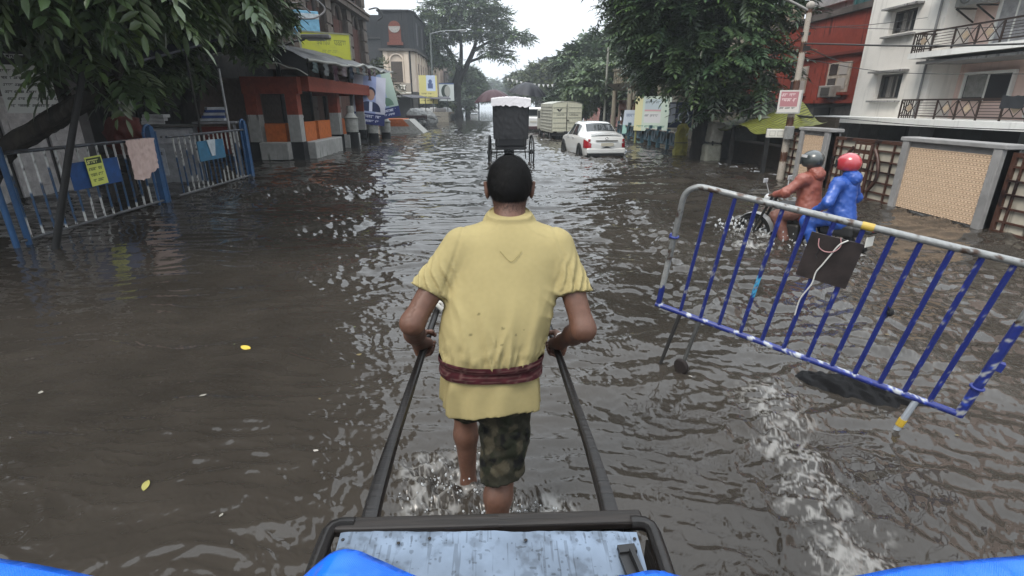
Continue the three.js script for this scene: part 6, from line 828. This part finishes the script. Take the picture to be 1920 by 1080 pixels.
// ---------------------------------------------------------------- trees
function crown({ puffs, dens, spray = .5, pairs = 4, leaf = .16, wid = .06, droop = .4, col, seed, near = false, flat = 0 }) {
  const r = mulberry(seed), P = [], C = [], I = []; const g3 = () => { let x, y, z, d; do { x = r() * 2 - 1; y = r() * 2 - 1; z = r() * 2 - 1; d = x * x + y * y + z * z; } while (d > 1 || d < .01); d = sqrt(d); return [x / d, y / d, z / d]; };
  const ax = V(0, 0, 0), sd = V(0, 0, 0), nn = V(0, 0, 0), d = V(0, 0, 0), q = V(0, 0, 0), e = V(0, 0, 0);
  for (const [cx, cy, cz, R, sy = .75] of puffs) {
    const n = Math.round(dens * R * R * 4);
    for (let i = 0; i < n; i++) {
      const o = g3(), rr = R * (.45 + .6 * sqrt(r())) * (1 + .25 * N3(o[0] * 2 + cx, o[1] * 2 + cy, o[2] * 2 + cz));
      const bx = cx + o[0] * rr, by = cy + o[1] * rr * sy, bz = cz + o[2] * rr, j = g3();
      ax.set(o[0] * .7 + j[0] * .6, o[1] * .35 * (1 - flat) + j[1] * .35 - droop * (.5 + r()), o[2] * .7 + j[2] * .6).normalize();
      sd.set(-ax.z, .25 * (r() - .5), ax.x).normalize(); nn.crossVectors(sd, ax).normalize();
      const k = .6 + .6 * r(), hue = (r() - .5) * .5, young = r() < .06 + .25 * ss(.35, .8, N3(bx * .9, by * .9, bz * .9)) ? 1.6 : 1; const c = [col[0] * k * (1 + hue * .35) * young, col[1] * k * young, col[2] * k * (1 - hue * .3)];
      for (let p = 0; p <= pairs; p++) for (const s of p === pairs ? [0] : [-1, 1]) {
        const t = (p + .5) / (pairs + .5), along = spray * t, L = leaf * (.75 + .5 * r()) * (s ? sin(PI * (.25 + .6 * t)) + .2 : 1);
        q.set(bx + ax.x * along, by + ax.y * along - .25 * droop * spray * t * t, bz + ax.z * along);
        d.set(ax.x * (s ? .55 : 1) + sd.x * s, ax.y * (s ? .55 : 1) + sd.y * s - .25 * droop, ax.z * (s ? .55 : 1) + sd.z * s).normalize();
        e.crossVectors(d, nn).normalize().multiplyScalar(wid * (.8 + .4 * r()) * .5);
        const b0 = P.length / 3, v = .88 + .24 * r(), pt = (m, w, up, dn) => { P.push(q.x + d.x * L * m + e.x * w + nn.x * up, q.y + d.y * L * m + e.y * w + nn.y * up - dn, q.z + d.z * L * m + e.z * w + nn.z * up); C.push(c[0] * v, c[1] * v, c[2] * v); };
        if (near) { pt(0, 0, 0, 0); pt(.28, .85, wid * .18, 0); pt(.28, -.85, wid * .18, 0); pt(.66, .9, wid * .18, L * .05); pt(.66, -.9, wid * .18, L * .05); pt(1, 0, 0, L * .14); pt(.45, 0, 0, L * .01); I.push(b0, b0 + 1, b0 + 6, b0, b0 + 6, b0 + 2, b0 + 1, b0 + 3, b0 + 6, b0 + 6, b0 + 4, b0 + 2, b0 + 3, b0 + 5, b0 + 6, b0 + 6, b0 + 5, b0 + 4); }
        else { pt(0, 0, 0, 0); pt(.45, 1, wid * .22, 0); pt(1, 0, 0, L * .12); pt(.45, -1, wid * .22, 0); I.push(b0, b0 + 1, b0 + 2, b0, b0 + 2, b0 + 3); }
      }
    }
  }
  const g = new THREE.BufferGeometry(); g.setAttribute('position', new THREE.Float32BufferAttribute(P, 3)); g.setAttribute('color', new THREE.Float32BufferAttribute(C, 3)); g.setIndex(I); g.computeVertexNormals(); return g;
}
const leafM = M([1, 1, 1], { rough: .5, vc: true }), leafWet = M([1, 1, 1], { rough: .34, vc: true });
const barkM = M([.10, .085, .07], { rough: .9, map: 'bark', bump: 'bark', bs: .02 }), barkDark = M([.045, .038, .032], { rough: .9, map: 'bark', bump: 'bark', bs: .02 });
let triCount = 0;
function tree(label, base, trunk, limbs, cr, bark = barkDark, lm = leafM, name = 'tree') {
  const o = thing(name, label, 'tree', base), L = (p) => [p[0] - base[0], p[1] - base[1], p[2] - base[2]];
  const t = part('trunk', limb(trunk[0].map(L), trunk[1], 12, .16, 8), bark, o);
  for (const [pts, rad] of limbs) part('limb', limb(pts.map(L), rad, 7, .12, 4), bark, o);
  for (const c of [cr].flat()) { const g = crown({ ...c, puffs: c.puffs.map((p) => [...L(p), p[3], p[4]]) }); triCount += g.index.count / 3; part('crown', g, c.mat ?? lm, o); }
  return o;
}
const DG = [.060, .094, .034], MG = [.042, .068, .024];
// near left tree that leans over the railing; its canopy reaches over the road
tree('leaning dark tree behind the near railing, its large leaves filling the top left corner', [-7.7, -.1, -7.6],
  [[[-7.7, -.2, -7.6], [-7.2, .5, -7.4], [-6.69, 1.05, -7.3], [-6.1, 1.38, -7.3], [-5.5, 1.68, -7.3], [-5.0, 2.0, -7.3], [-4.6, 2.7, -7.2], [-4.4, 3.8, -7.2]], [.20, .17, .145, .13, .12, .11, .10, .08]],
  [[[[-5.2, 1.9, -7.3], [-5.4, 2.6, -6.6], [-5.2, 3.3, -5.6]], [.1, .07, .03]], [[[-4.6, 2.7, -7.2], [-3.9, 3.5, -6.2], [-3.3, 4.2, -5.2]], [.1, .07, .03]], [[[-4.5, 3.2, -7.2], [-4.0, 3.6, -9], [-3.6, 4.6, -10.5]], [.1, .07, .03]], [[[-5.6, 1.7, -7.3], [-6.2, 2.6, -8], [-6.6, 3.6, -8.4]], [.09, .06, .03]]],
  [{ puffs: [[-5.35, 3.0, -5.6, .7], [-4.5, 3.05, -5.7, .7], [-3.75, 3.1, -6.0, .65], [-6.5, 3.1, -6.3, .6], [-4.85, 2.35, -6.4, .35], [-6.05, 1.9, -5.7, .35], [-5.3, 3.3, -6.6, .9], [-4.0, 3.5, -7.0, .9], [-6.6, 3.6, -7.6, .8], [-3.3, 3.3, -7.4, .5], [-5.0, 2.05, -7.6, .3]], dens: 58, spray: .38, pairs: 4, leaf: .18, wid: .07, droop: .55, col: DG, seed: 301, near: true, mat: leafWet },
    { puffs: [[-6.5, 4.8, -7, 1.8], [-5.0, 5.2, -6, 1.6], [-4.0, 5.6, -7.8, 1.5], [-5.2, 5.8, -9.5, 2], [-4.5, 5.4, -10.5, 1.5], [-7.5, 4.7, -9.5, 1.5], [-4.2, 6.4, -6.2, 1.3], [-5.9, 6.6, -5.2, 1.6], [-5.0, 7.4, -8.4, 2.0], [-3.6, 6.4, -9.2, 1.2], [-7.7, 5, -5, 1.6]], dens: 44, spray: .5, pairs: 4, leaf: .24, wid: .10, droop: .5, col: DG, seed: 302, near: false }], barkM, leafWet, 'leaning_tree');
// second left tree, by the vendor stall
tree('dense dark tree rising behind the vendor stall and awning', [-8.2, -.1, -14.6],
  [[[-8.2, -.2, -14.6], [-8.1, 1.2, -14.6], [-7.9, 2.6, -14.7], [-7.6, 4.6, -14.9]], [.28, .24, .2, .14]],
  [[[[-7.9, 2.6, -14.7], [-7.2, 3.4, -14.2], [-6.4, 4.2, -13.8]], [.1, .07, .03]], [[[-7.9, 2.8, -14.7], [-8.6, 3.6, -13.8], [-9, 4.4, -13]], [.1, .07, .03]]],
  [{ puffs: [[-7.3, 3.9, -13.6, 1.0], [-6.6, 4.3, -14.6, 1.0], [-8.2, 3.5, -13.0, 1.0], [-8.4, 2.7, -13.3, .8], [-7.9, 2.75, -14.2, .6], [-6.2, 4.0, -15.6, .7], [-6.4, 3.3, -15.0, .5], [-5.9, 5.0, -14.0, .9], [-9.3, 3.9, -12.2, .9], [-7.2, 5.0, -12.6, 1.1]], dens: 60, spray: .36, pairs: 4, leaf: .19, wid: .075, droop: .4, col: DG, seed: 311, near: true, mat: leafWet },
    { puffs: [[-7.5, 6.4, -15, 2.2], [-6.2, 6.6, -17, 1.8], [-8.8, 6, -13, 2], [-6.2, 7.8, -14, 2], [-5.4, 6.2, -12.2, 1.4], [-7.2, 7, -19, 1.8]], dens: 36, spray: .5, pairs: 4, leaf: .26, wid: .11, droop: .4, col: DG, seed: 312 }], barkDark, leafWet, 'dense_tree');
// big right tree with drooping fronds
tree('big dark tree with layered drooping fronds on the right pavement', [6.75, -.1, -17.0],
  [[[6.75, -.2, -17.0], [6.7, 1.0, -17.0], [6.6, 2.2, -17.1], [6.6, 3.6, -17.2], [6.4, 5.6, -17.4]], [.3, .25, .22, .18, .12]],
  [[[[6.6, 2.2, -17.1], [7.2, 2.8, -16.4], [7.8, 3.1, -15.8]], [.1, .07, .03]], [[[6.6, 2.8, -17.1], [5.6, 3.6, -16.8], [4.6, 4.2, -16.6]], [.1, .07, .03]], [[[6.6, 3.4, -17.1], [6.8, 4.4, -15.8], [7.0, 5, -14.8]], [.1, .07, .03]], [[[6.6, 3.0, -17.1], [5.6, 3.4, -18.6], [4.8, 4.0, -19.6]], [.1, .07, .03]]],
  [{ puffs: [[5.0, 3.9, -16.6, 1.0, .6], [5.6, 3.1, -16.4, .95, .55], [6.6, 3.3, -15.6, 1.1, .55], [7.4, 2.9, -15.6, .85, .5], [7.2, 2.2, -15.6, .8, .45], [6.2, 2.4, -16.2, .75, .5], [5.4, 4.6, -16, 1.1, .6], [6.6, 4.4, -15.8, 1.1, .6], [7.5, 4.3, -15.8, 1.0, .6], [4.5, 4.6, -17.2, .9, .6], [7.5, 2.0, -16.4, .55, .5], [6.6, 1.7, -16.4, .45, .5], [4.9, 3.0, -17.6, .6, .5], [5.2, 2.5, -17.4, .5, .5]], dens: 34, spray: .72, pairs: 6, leaf: .21, wid: .075, droop: .2, col: [.054, .092, .040], seed: 321, flat: .9, near: true, mat: leafWet },
    { puffs: [[5.4, 6, -16.6, 1.8], [7.2, 6, -16, 1.9], [6.2, 7.4, -16.6, 2], [8.0, 6.2, -16.6, 1.4], [4.6, 6.2, -18, 1.6], [6.5, 5.5, -19, 2]], dens: 40, spray: .6, pairs: 5, leaf: .24, wid: .08, droop: .5, col: [.034, .058, .030], seed: 322, flat: .5 }], barkDark, leafM, 'frond_tree');
// darker tree behind it that overhangs the road
tree('dark tree behind the big frond tree, its crown leaning over the road', [8.0, -.1, -26.5],
  [[[8.0, -.2, -26.5], [7.8, 2, -26.4], [7.4, 4, -26], [6.8, 6, -25.6]], [.3, .26, .2, .12]], [[[[7.5, 3.6, -26], [6.4, 4.8, -25.4], [5.6, 5.6, -25]], [.12, .08, .04]]],
  [{ puffs: [[6.7, 4.1, -25, .8], [6.3, 5.0, -25, .9], [7.3, 4.4, -25.5, 1.1], [7.5, 5.6, -25.4, 1.3], [6.4, 6.0, -25.2, .9], [6.9, 6.8, -25.2, 1.2], [7.8, 3.9, -26, 1.1], [8.4, 5.2, -25.6, 1.5], [9.2, 4.4, -25.4, 1.2], [7.4, 7.6, -26, 2], [6.9, 3.4, -25.3, .6]], dens: 44, spray: .5, pairs: 4, leaf: .26, wid: .10, droop: .3, col: [.048, .084, .042], seed: 331 }], barkDark, leafM, 'dense_tree');
// tall spreading tree on the left at mid distance
tree('tall spreading tree at mid street on the left with a forked trunk', [-5.2, -.1, -76],
  [[[-5.2, -.2, -76], [-5.3, 2, -76], [-5.0, 4.6, -76], [-4.4, 6.6, -75.5]], [1.0, .8, .62, .42]],
  [[[[-5.0, 4.2, -76], [-3.6, 6.6, -75], [-2.4, 9.0, -74.6], [-2.0, 11.5, -74]], [.45, .36, .26, .12]], [[[-4.6, 6, -75.8], [-5.8, 8.4, -75], [-7.4, 10.4, -74]], [.38, .26, .12]], [[[-2.6, 8.4, -74.6], [-.6, 9.4, -73.6], [1.6, 9.8, -72.6], [3.4, 9.9, -72]], [.22, .16, .1, .05]], [[[-4.4, 6.6, -75.5], [-4.2, 9, -75], [-4.6, 12, -74.6]], [.32, .22, .1]], [[[-3.2, 7.2, -75], [-.8, 7.8, -74], [.8, 8.0, -73.4]], [.2, .14, .06]]],
  [{ puffs: [[-8.2, 11.4, -74, 2.2, .5], [-6.6, 13.4, -74, 2.4, .5], [-3.8, 13.8, -74, 2.6, .5], [-1.4, 13.4, -74, 2.2, .5], [.4, 12.4, -73.5, 1.8, .5], [-8.6, 9, -74, 1.7, .5], [-6.4, 10.6, -74, 2.0, .5], [-3.6, 11, -74, 2.0, .5], [-1.0, 10.8, -73.5, 1.7, .45], [1.2, 10.2, -73, 1.5, .4], [3.0, 9.9, -72, 1.2, .35], [4.4, 9.7, -71.6, .9, .35], [-.6, 8.5, -73.6, 1.2, .4], [1.0, 8.2, -73.4, 1.1, .4], [2.0, 7.5, -73, .7, .4], [-7.4, 7.8, -74, 1.5, .5], [-5.8, 7.4, -74.5, 1.2, .5]], dens: 13, spray: .9, pairs: 3, leaf: .44, wid: .2, droop: .12, col: [.085, .125, .060], seed: 341 }], barkDark, leafM, 'spreading_tree');
// trees along both sides farther away
const farTree = (label, x, z, h, R, col, seed, name = 'street_tree') => { const r = mulberry(seed), puffs = []; for (let i = 0; i < 11; i++) { const a = r() * 2 * PI, q = R * (.25 + .55 * r()), y = h * (.42 + .42 * r()); puffs.push([x + cos(a) * q, y, z + sin(a) * q * .7, R * (.32 + .2 * r()), .7]); } puffs.push([x, h * .85, z, R * .45, .7]); tree(label, [x, -.1, z], [[[x, -.2, z], [x + .1, h * .25, z], [x, h * .5, z], [x + .2, h * .8, z]], [.05 * R + .12, .05 * R + .08, .12, .05]], [[[[x, h * .35, z], [x - R * .3, h * .5, z + .3], [x - R * .5, h * .65, z]], [.12, .08, .03]], [[[x, h * .4, z], [x + R * .3, h * .55, z + .3], [x + R * .5, h * .7, z]], [.12, .08, .03]]], [{ puffs, dens: 20 * (R > 4 ? .7 : 1), spray: .16 * R + .1, pairs: 3, leaf: .1 * R + .08, wid: .05 * R + .04, droop: .2, col, seed }], barkDark, leafM, name); };
farTree('broad dark green tree on the right behind the box van', 10.6, -52, 8.0, 4.2, [.050, .084, .034], 401);
farTree('bright green bushy tree low on the right behind the sedan', 8.6, -42, 5.0, 3.0, [.062, .100, .034], 402);
farTree('yellow-green tree on the right farther up the street', 10.4, -82, 8.2, 4.6, [.092, .116, .040], 403);
farTree('darker tree between the yellow-green tree and the grey roof', 15, -70, 10.2, 4.4, [.044, .074, .034], 404);
farTree('second yellow-green tree near the end of the street, right', 8.2, -104, 8.6, 4.2, [.080, .106, .040], 405);
farTree('grey-green tree closing the street on the right', 7.2, -140, 9.4, 4.4, [.055, .086, .036], 406);
farTree('low dark bush under the right-hand trees behind the van roof', 6.8, -47, 3.4, 2.4, [.044, .070, .030], 407, 'bush');
farTree('dark bush behind the pennant string on the right', 10.4, -40, 4.2, 2.6, [.046, .074, .030], 408, 'bush');
farTree('green tree just right of the forked trunk on the left', -4.6, -98, 8.6, 3.2, [.056, .090, .036], 411);
farTree('grey-green tree beyond it on the left', -5.4, -122, 9.6, 3.6, [.048, .080, .034], 412);
farTree('pale tree closing the far end of the street on the left', -4.4, -158, 9.5, 4.0, [.060, .092, .036], 413);
farTree('low shrub at the foot of the forked trunk', -6.4, -70, 2.6, 1.5, [.058, .080, .034], 414, 'bush');
farTree('low shrub beyond the forked trunk at the left kerb', -4.4, -86, 3.0, 1.7, [.052, .074, .034], 415, 'bush');
farTree('shrub growing behind the pavilion roof beside the ornate building', -9.3, -44.5, 5.2, 1.8, [.066, .086, .034], 416, 'bush');
farTree('hazy tree mass closing the street end, left of its middle', -9, -205, 13, 6, [.052, .084, .035], 421);
farTree('hazy tree mass closing the street end in its middle', 0, -225, 11, 6, [.058, .09, .036], 422);
farTree('hazy tree mass closing the street end, right of its middle', 9, -200, 12, 6, [.05, .08, .035], 423);
console.log('tree triangles', triCount);
// ---------------------------------------------------------------- leaves and scraps afloat
{
  const r = mulberry(55), leafG = [0, 1, 2].map((k) => gridSurf(6, 8, (u, v) => { const w = .016 * sin(PI * v) ** .8 * (1 + .3 * k); return [(u - .5) * 2 * w, .004 + .006 * abs(u - .5) + .003 * sin(v * 5 + k), (v - .5) * .075]; }));
  const cols = [[.13, .10, .04], [.2, .19, .16], [.08, .09, .035], [.28, .26, .23]].map((c) => M(c, { rough: .6 }));
  solo('floating_leaf', leafG[1].clone(), M([.5, .36, .05], { rough: .5 }), 'bright yellow leaf afloat on the dark water left of the puller', 'leaf', [-1.85, .006, -3.45], 1.1).scale.setScalar(1.3);
  solo('floating_leaf', leafG[0].clone(), M([.24, .22, .06], { rough: .5 }), 'olive leaf afloat low in the left foreground', 'leaf', [-1.66, .006, -2.0], .3);
  for (let i = 0; i < 16; i++) { const z = -1.7 - 5.5 * r() ** 1.4, x = i % 3 ? -.9 - abs(z) * .8 * r() : 1.2 + abs(z) * .6 * r(); const o = solo('floating_scrap', leafG[i % 3], cols[i % 4], 'tiny pale leaf scrap afloat on the brown water', 'scrap', [x, water(x, z)[0] + .003, z], r() * 6, 'leaf scraps afloat'); o.scale.setScalar(.22 + .35 * r()); }
}
{ // drops and torn strings of water thrown up round the puller's feet and the motorcycle
  const r = mulberry(66), list = [], drop = new THREE.IcosahedronGeometry(1, 1);
  const burst = (cx, cz, R, H, n, sz) => { for (let i = 0; i < n; i++) { const a = r() * 2 * PI, q = R * sqrt(r()), y = H * (1 - q / R * .6) * r() ** 1.8, s = sz * (.4 + r()), g = drop.clone().scale(s, s * (1 + r()), s).translate(cx + cos(a) * q, y + .004, cz + sin(a) * q); list.push(g); } };
  burst(-.17, -2.0, .2, .14, 90, .0042); burst(-.02, -1.66, .2, .08, 60, .004); burst(.14, -1.74, .12, .06, 40, .0036); burst(-.32, -1.92, .14, .05, 40, .0036); burst(3.55, -7.15, .35, .22, 90, .011); burst(3.9, -6.4, .4, .16, 80, .01);
  const o = solo('water_drops', merge(list), M([.9, .92, .93], { rough: .08, transmission: .7, thickness: .01, ior: 1.33 }), 'flying water drops round the puller and motorcycle', 'water drops'); o.userData.kind = 'stuff';
}
// ---------------------------------------------------------------- rain haze
scene.fog = new THREE.FogExp2(0xdfe6ec, .0013);
renderer.render(scene, camera);
